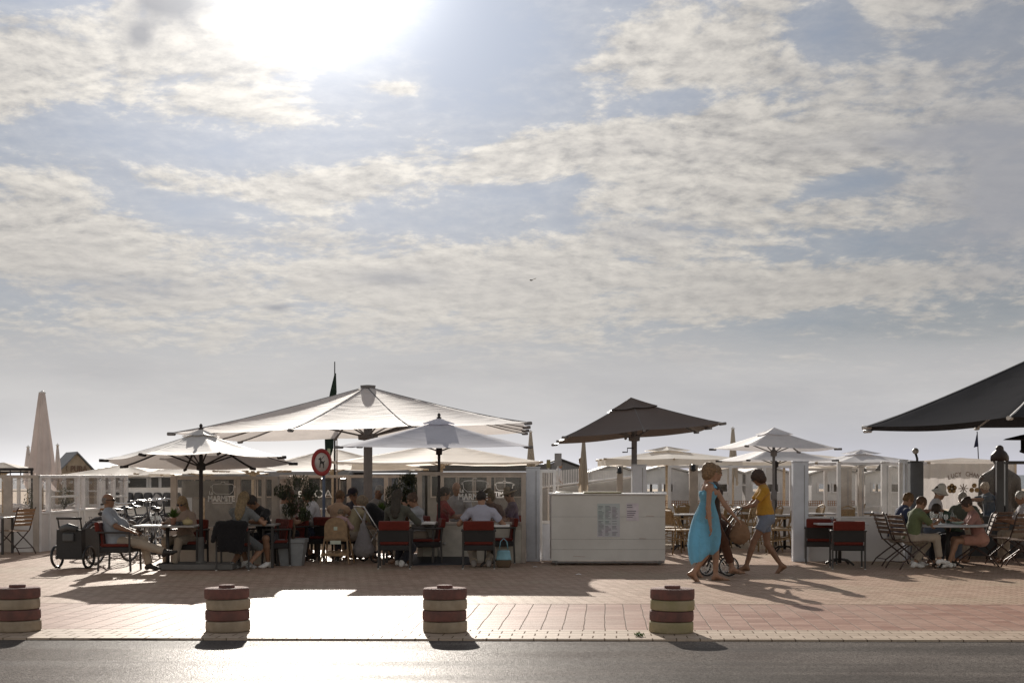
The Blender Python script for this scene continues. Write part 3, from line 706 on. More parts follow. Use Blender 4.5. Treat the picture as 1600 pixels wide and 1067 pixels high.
def person(label, loc, face=0, H=1.7, pel=.50, back=0., lean=(0, 0), hp=(10, 0), hands=((-.2, .35, .72), (.2, .35, .72)), feet=((-.10, .42, .08), (.10, .42, .08)),
           elbow=((-.6, -.6, -.5), (.6, -.6, -.5)), knee=((-.1, 1, .6), (.1, 1, .6)), toes=(0, 0), sk=0, top=None, sleeve=.55, bottom=None, leg=1.0, hair='short', hc=(.06, .04, .03), shoes=None,
           fat=0., hat=None, glasses=None, h=.012, sex='m', fingers=True, group=None, toplen=.0, collar=False, extra=None, ptoe=0., name='person', nobody=False, strap=False):
    """local frame: +Y is where the person faces, Z up; pel = height of the pelvis above the floor; lengths scale with H"""
    k = H/1.7; k_leg = k
    la, ls = R(lean[0]), R(lean[1])
    up = Vector((math.sin(ls), math.sin(la), math.cos(la)*math.cos(ls))).normalized()
    rt = Vector((1, 0, 0)); rt = (rt-up*rt.dot(up)).normalized(); fw = up.cross(rt).normalized()
    P = Vector((0, back, pel))
    fem = sex == 'f'
    sw = (.165 if fem else .19)*k; hw = .095*k
    Wst = P+up*.20*k; Ch = P+up*.37*k; Nb = P+up*.485*k
    S = [Nb+rt*(-sw)-up*.065*k, Nb+rt*sw-up*.065*k]; Hp = [P+Vector((-hw, 0, -.02*k)), P+Vector((hw, 0, -.02*k))]
    pit, yaw = R(hp[0]), R(hp[1])
    hu = (up*math.cos(pit)+fw*math.sin(pit)).normalized(); hf0 = (fw*math.cos(pit)-up*math.sin(pit)).normalized(); 
    hf = (hf0*math.cos(yaw)+rt*(math.sin(yaw))).normalized(); hr = hf.cross(hu).normalized()
    Hc = Nb+up*.045*k+hu*.125*k+fw*.015*k
    prims = []; c_ = lambda *a, **q: prims.append(cap(*a, **q))
    f_ = tuple(fw)
    c_(P-rt*.03*k, P+rt*.03*k, (.13+fat*.3)*k if not fem else .135*k, flat=(f_, .84)); c_(P+up*.02*k, Wst, (.135+fat)*k if not fem else .12*k, (.125+fat)*k if not fem else .102*k, flat=(f_, .80))
    c_(Wst, Ch, (.125+fat)*k if not fem else .102*k, (.145+fat*.4)*k if not fem else .125*k, flat=(f_, .76)); c_(Ch, Ch+up*.06*k, .14*k if not fem else .12*k, .12*k if not fem else .10*k, flat=(f_, .72))
    if fat: prims.append(ell(Wst+fw*(.05+fat)*k, (.14*k+fat, .13*k+fat, .15*k), None, k=.06))
    if fem:
        for s in (-1, 1): prims.append(ell(Ch+fw*.075*k+rt*s*.062*k-up*.01*k, (.058*k, .055*k, .06*k), None, k=.03))
    c_(S[0]+rt*.03*k, S[1]-rt*.03*k, .050*k, k=.05)
    for s in (0, 1): c_(Nb-up*.015*k, S[s]+up*.004*k, .050*k, .046*k, k=.03)
    for s in (-1, 1): prims.append(ell(P-fw*.045*k+rt*s*.065*k-up*.03*k, (.085*k, .09*k, .10*k), None, k=.04))
    c_(Nb-up*.04*k, Nb+up*.06*k+fw*.005*k, .062*k, .050*k, k=.03); c_(Nb+up*.03*k, Hc-hu*.03*k-hf*.02*k, .050*k, .050*k)
    # head
    HM = Matrix((hr, hf, hu)).transposed()
    headp = [ell(Hc+hu*.022*k-hf*.006*k, (.074*k, .094*k, .095*k), HM, k=.02), ell(Hc-hu*.045*k+hf*.022*k, (.056*k, .066*k, .068*k), HM, k=.03),
             ell(Hc-hu*.088*k+hf*.062*k, (.026*k, .022*k, .02*k), HM, k=.02),                                        # chin
             cap(Hc+hu*.012*k+hf*.086*k, Hc-hu*.022*k+hf*.102*k, .008*k, .011*k, k=.010),                                # nose
             cap(Hc-hu*.050*k+hf*.084*k-hr*.018*k, Hc-hu*.050*k+hf*.084*k+hr*.018*k, .009*k, k=.006),                     # lips
             cap(Hc+hu*.028*k+hf*.082*k-hr*.035*k, Hc+hu*.028*k+hf*.082*k+hr*.035*k, .010*k, k=.012)]                     # brow
    for s in (-1, 1): headp.append(ell(Hc+hr*s*.076*k-hu*.004*k-hf*.008*k, (.010*k, .020*k, .032*k), HM, k=.006))
    for s in (-1, 1): headp.append(ell(Hc+hr*s*.030*k+hf*.092*k+hu*.010*k, (.013*k, .012*k, .009*k), HM, k=.004, sub=True))
    prims += headp
    # arms
    UA, FA = .285*k, .25*k; arms = []
    for i in (0, 1):
        e, w = ik(S[i], Vector(hands[i]), UA, FA, elbow[i]); arms.append((S[i], e, w))
        c_(S[i], e, (.050 if not fem else .042)*k, (.038 if not fem else .034)*k, k=.03); c_(e, e+(w-e)*.3, (.040 if not fem else .035)*k, (.039 if not fem else .034)*k, k=.02); c_(e+(w-e)*.3, w, (.039 if not fem else .034)*k, (.026 if not fem else .023)*k, k=.02)
        dn = (w-e).normalized(); sgn = -1 if i == 0 else 1
        side = dn.cross(Vector((0, 0, 1)))
        if side.length < .3: side = Vector((0, 1, 0)).cross(dn)*1.0
        side.normalize(); nrm = side.cross(dn).normalized()
        if nrm.z > 0 and abs(dn.z) < .8: pass
        q = w+dn*.055*k
        prims.append(ell(q, (.040*k, .052*k, .016*k+.004), Matrix((side, dn, nrm)).transposed(), k=.015))
        if fingers:
            for j, (o, L) in enumerate(((-.028, .062), (-.010, .072), (.009, .068), (.027, .052))):
                b0 = w+dn*.095*k+side*o*k; cd = (dn-nrm*.35*(1 if nrm.z > 0 else -1)).normalized(); b1 = b0+cd*L*.55*k
                cd2 = (dn-nrm*.9*(1 if nrm.z > 0 else -1)).normalized(); rr = max(.0085*k, .0075)
                c_(b0, b1, rr, k=.006); c_(b1, b1+cd2*L*.45*k, rr, rr*.85, k=.006)
            ths = side*(-sgn); tb = w+dn*.03*k+ths*.03*k; c_(tb, tb+(dn*.6+ths*.8).normalized()*.05*k, .011*k, k=.01); t2 = tb+(dn*.6+ths*.8).normalized()*.05*k; c_(t2, t2+(dn+ths*.1).normalized()*.03*k, .010*k, .009*k, k=.006)
    # legs
    TH, SHN = .43*k, .42*k; legs = []
    for i in (0, 1):
        kn, an = ik(Hp[i], Vector(feet[i]), TH, SHN, knee[i]); legs.append((Hp[i], kn, an))
        c_(Hp[i], kn, (.088 if not fem else .086)*k, .056*k if not fem else .052*k, k=.03); c_(kn, kn+(an-kn)*.32, .053*k, .055*k if not fem else .050*k, k=.02); c_(kn+(an-kn)*.32, an, .055*k if not fem else .050*k, .034*k, k=.02)
        kk = (kn-Hp[i]); 
        ty = R(toes[i]) if isinstance(toes[i], (int, float)) else 0
        tdir = Vector((math.sin(ty), math.cos(ty), 0))
        if isinstance(toes[i], tuple): tdir = Vector(toes[i]).normalized()
        dwn = (an-kn).normalized(); dz = Vector((0, 0, -1)) if isinstance(toes[i], (int, float)) else (dwn-tdir*dwn.dot(tdir)).normalized()
        heel = an-tdir*.035*k+dz*.045*k; ball_ = an+tdir*.115*k+dz*.055*k; toe = an+tdir*.175*k+dz*.06*k
        c_(an, heel, .034*k, .030*k, k=.02); c_(an+dz*.01*k, ball_, .036*k, .028*k, k=.03); c_(ball_-tdir*.01*k, toe, .034*k, .024*k, flat=(tuple(dz), .6), k=.02)
        legs[-1] = legs[-1]+(tdir, dz, heel, ball_, toe)
    b = sdf_obj(name, prims, skin(sk), h=h); b.location = loc; b.rotation_euler.z = R(face)
    tag(b, label, 'person', group)
    # eyes
    for s in (-1, 1):
        e = MB().ball(Hc+hr*s*.030*k+hf*.084*k+hu*.010*k, .0115*k, n=8); e.build('eye', m_eye, b)
    # ---- hair
    hp_ = []
    hclip = ()
    if hair in ('short', 'long', 'bob', 'ponytail', 'bun', 'curly'):
        g = {'short': .006, 'long': .012, 'bob': .020, 'ponytail': .008, 'bun': .008, 'curly': .022}[hair]
        hp_.append(ell(Hc+hu*.028*k-hf*.012*k, (.078*k+g, .096*k+g, .095*k+g), HM, k=.02))
        if hair == 'long':
            hp_ += [cap(Hc-hf*.055*k, Nb-fw*.085*k-up*.05*k, .085*k, .085*k, flat=(tuple(hf), .6), k=.03), cap(Nb-fw*.085*k-up*.05*k, Ch-fw*.11*k-up*.04*k, .085*k, .055*k, flat=(tuple(fw), .45), k=.03)]
        if hair == 'bob':
            hp_ += [ell(Hc-hu*.05*k-hf*.035*k, (.098*k, .085*k, .085*k), HM, k=.03)]
        if hair == 'ponytail':
            hp_ += [ell(Hc-hf*.10*k+hu*.01*k, (.05*k, .05*k, .05*k), HM, k=.02), cap(Hc-hf*.115*k, Hc-hf*.12*k-hu*.17*k, .05*k, .022*k, k=.02)]
        if hair == 'bun': hp_ += [ell(Hc-hf*.085*k+hu*.08*k, (.04*k,)*3, HM, k=.01)]
        hp_.append(ell(Hc+hf*.100*k-hu*.055*k, (.064*k, .085*k, .095*k), HM, k=.01, sub=True))          # face opening
        if hair in ('short',): hp_.append(ell(Hc-hu*.155*k, (.2*k, .2*k, .10*k), HM, k=.01, sub=True))
        sdf_obj('hair', hp_, hairm(hc), b, h=min(h, .010), noise=.0034)
    elif hair == 'thin':
        hp_ = [ell(Hc+hu*.012*k-hf*.016*k, (.080*k, .092*k, .080*k), HM, k=.02), ell(Hc+hf*.09*k, (.12*k, .11*k, .2*k), HM, sub=True), ell(Hc-hu*.155*k, (.2*k, .2*k, .10*k), HM, sub=True)]
        sdf_obj('hair', hp_, hairm(hc), b, h=min(h, .010))
    if hat:
        kind, hm = hat
        if kind == 'cap':
            q = [ell(Hc+hu*.042*k-hf*.004*k, (.088*k, .104*k, .086*k), HM)]
            q.append(ell(Hc-hu*.09*k, (.3, .3, .125*k), HM, sub=True)); q.append(cap(Hc+hu*.045*k+hf*.07*k, Hc+hu*.03*k+hf*.155*k, .062*k, .05*k, flat=(tuple(hu), .14), k=.01))
        elif kind == 'bucket':
            q = [cap(Hc+hu*.03*k, Hc+hu*.095*k, .098*k, .080*k, k=.02), cap(Hc+hu*.045*k, Hc+hu*.005*k, .10*k, .155*k, flat=(tuple(hu), .25), k=.02)]
        else:
            q = [cap(Hc+hu*.05*k, Hc+hu*.095*k, .088*k, .072*k, k=.02), ell(Hc+hu*.045*k, (.155*k, .165*k, .018*k), HM, k=.01)]
        sdf_obj('hat', q, hm, b, h=min(h, .011))
    if glasses:
        gb = MB()
        for s in (-1, 1):
            c0 = Hc+hr*s*.034*k+hf*.100*k+hu*.008*k
            gb.ball(c0, .024*k, n=10, sc=(1.1, .6, .8)); gb.tube([c0+hr*s*.02*k, Hc+hr*s*.084*k+hu*.012*k+hf*.05*k, Hc+hr*s*.086*k+hu*.012*k-hf*.01*k], .005*k, 5)
        gb.build('glasses', m_lens, b)
    # ---- clothes: grown round the same limbs
    inf = .012
    if top:
        q = [dict(p) for p in prims[1:(4 + (1 if fat else 0) + (2 if fem else 0) + 3)]]
        bot = P-up*.02*k-up*toplen
        q.append(cap(bot-rt*.035*k, bot+rt*.035*k, (.132+fat*.5)*k, flat=(f_, .90), k=.05)); q.append(cap(bot, Wst, (.145+fat*.5)*k, (.118+fat)*k if not fem else .108*k, flat=(f_, .88), k=.04))
        for i in (0, 1):
            s0, e, w = arms[i]
            if sleeve > 0:
                q.append(cap(s0, s0+(e-s0)*min(sleeve, 1), (.055 if not fem else .047)*k, (.052 if not fem else .045)*k, k=.03, end=sleeve <= 1))
                if sleeve > 1: q.append(cap(e, e+(w-e)*(sleeve-1), .044*k, .034*k, k=.03, end=True))
        clips = [(tuple(-up+fw*.1), tuple(bot-up*.03*k))]
        if strap: clips += [(tuple(up+fw*.15), tuple(Ch+up*.045*k))]
        sdf_obj('shirt' if not strap else 'strap_top', q, top, b, h=max(h, .011), clips=clips, inflate=inf, noise=.0012)
        if collar:
            sdf_obj('collar', [cap(Nb-up*.02*k, Nb+up*.03*k, .078*k, .066*k, k=.01)], top, b, h=.012, clips=[(tuple(up), tuple(Nb+up*.035*k))])
    if bottom:
        q = [dict(prims[0]), cap(P, P+up*.05*k, (.132+fat*.4)*k, flat=(f_, .84))]
        q += [ell(P-fw*.045*k+rt*s*.065*k-up*.03*k, (.088*k, .092*k, .10*k), None, k=.04) for s in (-1, 1)]
        for i in (0, 1):
            h0, kn, an = legs[i][:3]
            if leg <= .5:
                q.append(cap(h0, h0+(kn-h0)*(leg*2), .092*k, (.080 if leg < .35 else .072)*k, k=.03, end=True))
            else:
                q.append(cap(h0, kn, .092*k, .064*k, k=.03)); L = (leg-.5)*2
                q.append(cap(kn, kn+(an-kn)*L, .064*k, .056*k, k=.03, end=True))
        sdf_obj('trousers' if leg > .6 else 'shorts', q, bottom, b, h=max(h, .011), inflate=.008, noise=.001)
    if shoes:
        for i in (0, 1):
            h0, kn, an, tdir, dz, heel, ball_, toe = legs[i]
            if shoes is m_sandal:
                sb = MB(); u_ = -dz; sd = tdir.cross(u_).normalized()
                pts = [heel-tdir*.03*k, heel+tdir*.06*k, ball_, toe+tdir*.02*k]; dr = dz*.034*k
                q = [cap(heel+dz*.022*k, ball_+dz*.018*k, .036*k, .042*k, flat=(tuple(dz), .3), k=.01), cap(ball_+dz*.018*k, toe+dz*.012*k, .042*k, .034*k, flat=(tuple(dz), .3), k=.01), cap(ball_-tdir*.02-sd*.035*k, ball_-tdir*.02-dz*.03*k, .011*k, k=.01), cap(ball_-tdir*.02+sd*.035*k, ball_-tdir*.02-dz*.03*k, .011*k, k=.01)]
                sdf_obj('sandal', q, shoes, b, h=.009)
            else:
                q = [cap(an-dz*.0*k, heel, .040*k, .040*k, k=.02), cap(an+dz*.015*k, ball_, .043*k, .038*k, k=.03), cap(ball_, toe, .040*k, .032*k, flat=(tuple(dz), .7), k=.02)]
                sdf_obj('shoe', q, shoes, b, h=.010)
    b['_'] = 0; del b['_']
    return b, dict(P=P, Nb=Nb, Ch=Ch, Hc=Hc, up=up, rt=rt, fw=fw, S=S, arms=arms, legs=legs, k=k, hr=hr, hf=hf, hu=hu, Wst=Wst, HM=HM)
# ================================================================== FURNITURE
m_wick = mat('black_wicker', (.022, .020, .020), .6, bump=.8, bscale=260); m_frame = mat('black_frame', (.03, .026, .025), .45)
m_red = cloth('red_cushion', (.15, .022, .014), .05); m_redb = cloth('wine_cushion', (.22, .025, .035), .08)
m_foot = mat('pale_foot', (.6, .58, .55), .5); m_ttop = mat('grey_tabletop', (.30, .29, .28), .35, var=.1)
m_wood = mat('varnished_wood', (.30, .17, .09), .5, var=.3, nscale=14); m_beech = mat('beech_wood', (.30, .19, .10), .5, var=.2, nscale=16)
m_iron = mat('brown_iron', (.07, .045, .04), .5, metal=.3); m_rat = mat('rattan', (.30, .20, .10), .55, var=.35, nscale=50)
m_chrome = mat('bright_metal', (.6, .6, .6), .25, metal=.9); m_steel = mat('painted_steel', (.33, .34, .35), .5)

def armchair(label, loc, face, red=None, group='black armchairs with red cushions', jacket=None):
    t = thing('armchair', label, 'chair', loc, R(face), group); red = red or m_red
    w, dp = .25, .24
    for sx in (-1, 1):
        for sy in (-1, 1):
            b = MB(); x0, y0 = sx*w, sy*dp; top = .60 if sy > 0 else .62
            b.tube([(x0, y0*1.06, .012), (x0, y0, .36), (x0, y0*(.97 if sy > 0 else 1.06), top)], .019, 4); o = b.build('leg', m_frame, t)
            MB().lathe([(.016, 0), (.016, .014)], 8, c=(x0, y0*1.06, 0)).build('foot_cap', m_foot, o)
    MB().box((0, 0, .335), (.50, .48, .085), bev=.012).build('seat', m_wick, t)
    MB().box((0, .0, .405), (.46, .46, .05), bev=.02).build('cushion', red, t)
    tilt = Matrix.Rotation(R(8), 4, 'X')
    MB().box((0, -.262, .585), (.47, .035, .31), rot=tilt, bev=.010).build('backrest', m_wick, t)
    b = MB().box((0, -.283, .690), (.49, .075, .15), rot=tilt, bev=.022); b.box((0, -.215, .50), (.44, .03, .30), rot=tilt, bev=.012); b.box((0, -.228, .415), (.45, .05, .045), bev=.012); b.build('back_cushion', red, t)
    for sx in (-1, 1):
        MB().box((sx*(w+.005), -.01, .605), (.05, .52, .028), bev=.008).build('armrest', m_frame, t)
    return t
def chair_copy(src, label, loc, face, sc=1.): return dup(src, loc, R(face), label, sc=sc)

m_tablewhite = mat('white_tabletop', (.75, .74, .72), .4)
def table_mb(label, loc, w, dpt, z=.70, kind='legs', rz=0, mt=None, group=None):
    t = thing('table', label, 'table', loc, R(rz), group)
    mt = mt or m_ttop
    if kind == 'round': MB().lathe([(.03, z-.035), (w/2-.01, z-.035), (w/2, z-.02), (w/2-.004, z), (.02, z+.001)], 32).build('tabletop', mt, t)
    else: MB().box((0, 0, z-.015), (w, dpt, .03), bev=.006).build('tabletop', mt, t)
    if kind == 'legs':
        for sx in (-1, 1):
            for sy in (-1, 1): MB().box((sx*(w/2-.04), sy*(dpt/2-.04), (z-.03)/2), (.04, .04, z-.03)).build('leg', m_frame, t)
    else:
        b = MB().lathe([(.03, .04), (.028, z-.03)], 10)
        for k in range(4):
            a = R(45+90*k); b.tube([(0, 0, .10), (.15*math.cos(a), .15*math.sin(a), .09), (.27*math.cos(a), .27*math.sin(a), .015)], .018, 6)
        b.build('pedestal', m_frame, t)
    return t
def glass_mb(h=.16, r=.032):
    return MB().lathe([(r*.9, 0), (r*.9, .004), (.006, .012), (.005, h*.45), (r*.7, h*.55), (r, h*.75), (r*.8, h)], 12)
m_gl = glass('drink_glass', (.85, .88, .9), .10, 1.2)
def bottle_thing(label, loc, h=.24, m=None, r=.032):
    o = MB().lathe([(r*.9, 0), (r, .01), (r, h*.55), (r*.4, h*.75), (r*.36, h), (.005, h+.001)], 12).build('bottle', m or m_gl, None, loc); tag(o, label, 'bottle'); return o
def glass_thing(label, loc, h=.16, r=.034, m=None):
    o = glass_mb(h, r).build('drinking_glass', m or m_gl, None, loc); tag(o, label, 'glass', 'glasses on the tables'); return o
m_leaf = mat('green_leaf', (.09, .15, .03), .5, nscale=30, col2=(.05, .09, .02), trans=.4)
m_olive = mat('olive_leaf', (.085, .10, .055), .55, nscale=22, col2=(.04, .052, .028), trans=.3)
def leafcloud(rnd, blobs, n, size, mb=None):
    mb = mb or MB()
    for i in range(n):
        c, r = blobs[rnd.randrange(len(blobs))]
        while True:
            q = Vector((rnd.uniform(-1, 1), rnd.uniform(-1, 1), rnd.uniform(-1, 1)))
            if q.length < 1: break
        p = Vector(c)+Vector((q.x*r[0], q.y*r[1], q.z*r[2])); s = size*rnd.uniform(.6, 1.3)
        M = Matrix.Translation(p) @ Matrix.Rotation(rnd.uniform(0, 6.3), 4, 'Z') @ Matrix.Rotation(rnd.uniform(-1.3, 1.3), 4, 'X')
        mb.add([(0, -s, 0), (s*.28, 0, .06*s), (0, s, 0), (-s*.28, 0, .06*s)], [(0, 1, 2, 3)], M)
    return mb
m_terra = mat('terracotta', (.33, .17, .12), .8); m_planter = mat('grey_planter', (.25, .26, .27), .7, var=.15, bump=.3)
def pot_plant(label, loc, h=.25, pot=None, n=90, name='potted_plant'):
    t = thing(name, label, 'plant', loc); rnd = random.Random(label)
    MB().lathe([(.035, 0), (.05, h*.42), (.054, h*.45), (.04, h*.44), (.01, h*.40)], 14).build('pot', pot or m_terra, t)
    mb = MB()
    for i in range(n):
        a = rnd.uniform(0, 6.3); e = rnd.uniform(.4, 1.4); L = h*rnd.uniform(.4, .75)
        d = Vector((math.cos(a)*math.cos(e), math.sin(a)*math.cos(e), math.sin(e))); s = d.cross(Vector((0, 0, 1))).normalized()*.008
        o = Vector((0, 0, h*.42)); mb.add([o-s, o+s, o+d*L*.6+s*1.5, o+d*L+Vector((0, 0, -.01)), o+d*L*.6-s*1.5], [(0, 1, 2, 3, 4)])
    mb.build('foliage', m_leaf, t); return t
def folding_chair(label, loc, face, mw=None, group='slatted folding bistro chairs', sc=1.):
    t = thing('folding_chair', label, 'chair', loc, R(face), group, sc); mw = mw or mat('dark_slat', (.15, .095, .065), .5, var=.3, nscale=14)
    for sx in (-1, 1):
        x = sx*.19
        MB().tube([(x, -.34, .01), (x, -.26, .12), (x, -.05, .27), (x, .10, .36), (x, .18, .42)], .012, 6).build('leg', m_iron, t)
        MB().tube([(x*1.06, .32, .01), (x*1.06, .26, .12), (x*1.06, .0, .32), (x*1.06, -.16, .46), (x*1.06, -.22, .62), (x*1.06, -.29, .84), (x*1.06, -.33, .88)], .012, 6).build('leg', m_iron, t)
    b = MB()
    for k in range(6): b.box((0, -.15+k*.065, .435+.002*k), (.38, .05, .014))
    b.build('seat', mw, t); b = MB()
    for k in range(5): b.box((0, -.215-k*.024, .56+.068*k), (.40, .012, .048), rot=Matrix.Rotation(R(18), 4, 'X'))
    b.build('backrest', mw, t)
    MB().tube([(-.19, -.26, .12), (.19, -.26, .12)], .008, 5).build('stretcher', m_iron, t); return t
def rattan_chair(label, loc, face, group='rattan bistro chairs in the back terrace'):
    t = thing('rattan_chair', label, 'chair', loc, R(face), group)
    for sx in (-1, 1):
        MB().tube([(sx*.20, .22, 0), (sx*.19, .19, .45), (sx*.22, .10, .66), (sx*.24, -.12, .67)], .014, 6).build('leg', m_rat, t)
        MB().tube([(sx*.19, -.28, 0), (sx*.18, -.20, .45), (sx*.19, -.27, .80)], .014, 6).build('leg', m_rat, t)
    MB().box((0, 0, .45), (.42, .42, .03), bev=.01).build('seat', m_rat, t)
    b = MB().tube([(-.19, -.25, .68), (-.17, -.30, .84), (0, -.33, .89), (.17, -.30, .84), (.19, -.25, .68)], .014, 6); b.box((0, -.27, .70), (.34, .02, .26), rot=Matrix.Rotation(R(14), 4, 'X'))
    b.build('backrest', m_rat, t)
    b = MB()
    for sx in (-1, 1):
        b.tube([(sx*.19, .20, .22), (sx*.18, -.23, .30)], .010, 5)
    b.tube([(-.19, .2, .3), (.19, .2, .3)], .010, 5); b.tube([(-.19, .2, .42), (0, .22, .22), (.19, .2, .42)], .008, 5); b.build('brace', m_rat, t); return t

# ================================================================== LEFT TABLE: the couple
ac = armchair('black armchair with red cushion under the bald man in sunglasses', A(187, 21.95), -93)
dL = 22.35
def W2(b, loc, face, p): return Matrix.Translation(loc) @ Matrix.Rotation(R(face), 4, 'Z') @ Vector(p)
c_ltblue = cloth('light_blue_shirt', (.34, .37, .42), .12); c_beige = cloth('beige_trousers', (.42, .35, .28), .08)
loc = A(181, 21.95)
man, J = person('bald man in sunglasses and light shirt sitting with crossed legs by the left table', loc, -88, H=1.60, pel=.485, back=0, lean=(-14, 0), hp=(9, 0), fat=.035,
    hands=((-.24, .22, .62), (.27, .30, .62)), elbow=((-.7, -.9, -.2), (.7, -.9, -.2)), feet=((-.06, .50, .085), (.12, .80, .30)), knee=((-.05, 1, 1.0), (-.1, 1, 1.4)),
    toes=(0, (0.05, .95, .32)), sk=1, top=c_ltblue, sleeve=.8, bottom=c_beige, leg=.97, hair='thin', hc=(.18, .16, .15), shoes=m_shoe_black, glasses=True, h=.010, toplen=.02, collar=True)
tb = table_mb('small grey table between the seated couple, with a plant pot on it', A(262, 22.3), .98, .62, .70, 'ped')
pot_plant('small spiky plant in a terracotta pot on the couple\'s table', A(271, 22.25)+Vector((0, 0, .701)), .26)
glass_thing('stemmed glass nearest the bald man on the couple\'s table', A(238, 22.2)+Vector((0, 0, .70)), .15)
glass_thing('stemmed glass beside the first one on the couple\'s table', A(247, 22.35)+Vector((0, 0, .70)), .15)
m_blackp = mat('black_plastic', (.02, .02, .022), .35)
o = MB().box((0, 0, .03), (.11, .07, .06), bev=.008); o.lathe([(.025, 0), (.025, .05)], 12, c=(0, 0, 0), M=Matrix.Translation((-.02, -.03, .03)) @ Matrix.Rotation(R(90), 4, 'X')); o = o.build('camera_body', m_blackp, None, A(281, 22.2)+Vector((0, 0, .701))); o.name = 'photo_camera'; tag(o, 'small black camera lying beside the plant pot', 'camera')
wb = MB(); wb.ball((0, 0, .05), .07, sc=(1.3, .8, .7)); wb.tube([(-.05, 0, .06), (0, 0, .13), (.06, 0, .06)], .006, 5); o = wb.build('handbag', mat('straw', (.40, .33, .18), .8), None, A(293, 22.2)+Vector((0, 0, .70))); tag(o, 'small straw coloured bag lying on the couple\'s table', 'bag')
ac2 = chair_copy(ac, 'black armchair with red cushion under the blonde woman in sunglasses', A(293, 22.75), 172)
c_pink = cloth('dusty_top', (.36, .27, .22), .1)
person('blonde woman in sunglasses and beige clothes sitting behind the plant pot', A(290, 22.75), 165, H=1.50, pel=.47, lean=(8, 0), hp=(14, 0), hands=((-.12, .33, .72), (.20, .36, .72)),
    feet=((-.02, .42, .08), (.18, .30, .08)), sk=0, sex='f', top=c_pink, sleeve=1.5, bottom=cloth('sand_trousers', (.40, .33, .26), .08), leg=.97, hair='long', hc=(.27, .19, .105), shoes=m_shoe_black, glasses=True)

# couple at the second table
acj = chair_copy(ac, 'armchair under the long-haired blonde woman, a black jacket hanging on it', A(367, 22.2), 3)
jk = sdf_obj('jacket', [cap((-.20, -.33, .72), (.20, -.33, .72), .055, k=.02), cap((-.17, -.345, .70), (-.15, -.355, .36), .075, .06, flat=((0, 1, 0), .5), k=.04), cap((.15, -.345, .70), (.13, -.355, .34), .08, .06, flat=((0, 1, 0), .5), k=.04), cap((0, -.345, .70), (0, -.355, .38), .10, .10, flat=((0, 1, 0), .35), k=.04),
    cap((-.24, -.33, .66), (-.29, -.34, .47), .05, .035, k=.02)], cloth('black_jacket', (.012, .011, .013), .02), None, h=.012, loc=A(367, 22.2), rz=R(3), noise=.004)
tag(jk, 'black jacket hung over the armchair of the long-haired blonde woman', 'jacket')
person('woman with long blonde hair and grey T-shirt seen from behind at the second table', A(374, 22.35), -14, H=1.60, pel=.50, lean=(6, 3), hp=(10, -8), hands=((.02, .42, .74), (.28, .36, .74)), elbow=((-.8, -.3, -.6), (.8, -.3, -.6)),
    feet=((-.10, -.05, .08), (.16, .02, .08)), toes=(10, 10), knee=((-.15, 1, .4), (.25, 1, .4)), sk=0, sex='f', top=cloth('grey_tee', (.17, .18, .185), .08), sleeve=.55, bottom=cloth('grey_shorts', (.14, .15, .16), .08), leg=.45, hair='long', hc=(.23, .17, .095), shoes=mat('black_sneaker', (.05, .05, .05), .6, col2=(.5, .5, .5), nscale=25))
table_mb('small table with thin black legs beside the man in the black T-shirt', A(404, 22.9), .62, .62, .70, 'legs')
chair_copy(ac, 'red-backed armchair under the man in the black T-shirt', A(420, 23.1), 128)
person('short-haired man in black T-shirt leaning on the second table', A(418, 23.05), 138, H=1.66, pel=.48, lean=(20, 4), hp=(26, 0), hands=((-.02, .42, .735), (.12, .45, .735)), elbow=((-.9, .1, -.2), (.9, .1, -.2)),
    feet=((-.30, .22, .08), (.12, .34, .08)), knee=((-.8, 1, .4), (.4, 1, .4)), sk=1, top=cloth('black_tee', (.014, .014, .016), .02), sleeve=.6, bottom=cloth('dark_shorts', (.03, .03, .04), .04), leg=.42, hair='short', hc=(.03, .022, .018), shoes=m_shoe_white)
# planter with the small olive tree
def tree(name, label, loc, h, crown, n, size, trunk_h, planter=None, mleaf=None, seed=1, pw=.34, ph=.42):
    rnd = random.Random(seed); t = thing(name, label, 'tree', loc); z0 = 0
    if planter:
        pb_ = MB(); pb_.lathe([(pw*.80, 0), (pw*.98, ph*.62), (pw*1.02, ph-.07), (pw*1.10, ph-.06), (pw*1.10, ph), (pw*.98, ph), (pw*.95, ph-.05), (.02, ph-.05)], 4 if planter == 'square' else 24, smooth=False); o = pb_.build('planter', m_planter, t); o.rotation_euler.z = R(45)
        z0 = ph-.05
    mt = mat('tree_bark', (.12, .085, .06), .9, var=.3, nscale=30, bump=.8)
    tips = []; tb_ = MB(); top = Vector((rnd.uniform(-.05, .05), 0, z0+trunk_h)); tb_.tube([(0, 0, z0), (.03, .01, z0+trunk_h*.4), (-.02, 0, z0+trunk_h*.75), top], [.028, .024, .020, .016], 7)
    for k in range(9):
        a = rnd.uniform(0, 6.3); c, r = crown[k % len(crown)]; e = Vector(c)+Vector((math.cos(a)*r[0]*.5, math.sin(a)*r[1]*.5, rnd.uniform(-.4, .4)*r[2])); s_ = Vector((0, 0, z0+trunk_h*rnd.uniform(.6, 1)))
        tb_.tube([s_, (s_+e)/2+Vector((rnd.uniform(-.05, .05), 0, .03)), e], [.012, .008, .003], 5)
    tb_.build('trunk', mt, t); leafcloud(rnd, crown, n, size).build('crown', mleaf or m_olive, t); return t
tree('small_tree', 'little olive tree in a grey planter beside the left glass screen', A(457, 23.3), 1.5, [((.10, 0, 1.36), (.26, .22, .14)), ((-.16, 0, 1.22), (.16, .2, .12)), ((.32, .05, 1.20), (.16, .15, .16)), ((.12, 0, 1.05), (.22, .2, .16)), ((-.05, 0, .92), (.14, .15, .12)), ((.2, 0, .82), (.12, .12, .1))], 2600, .032, .55, 'square', seed=3, pw=.30, ph=.44)
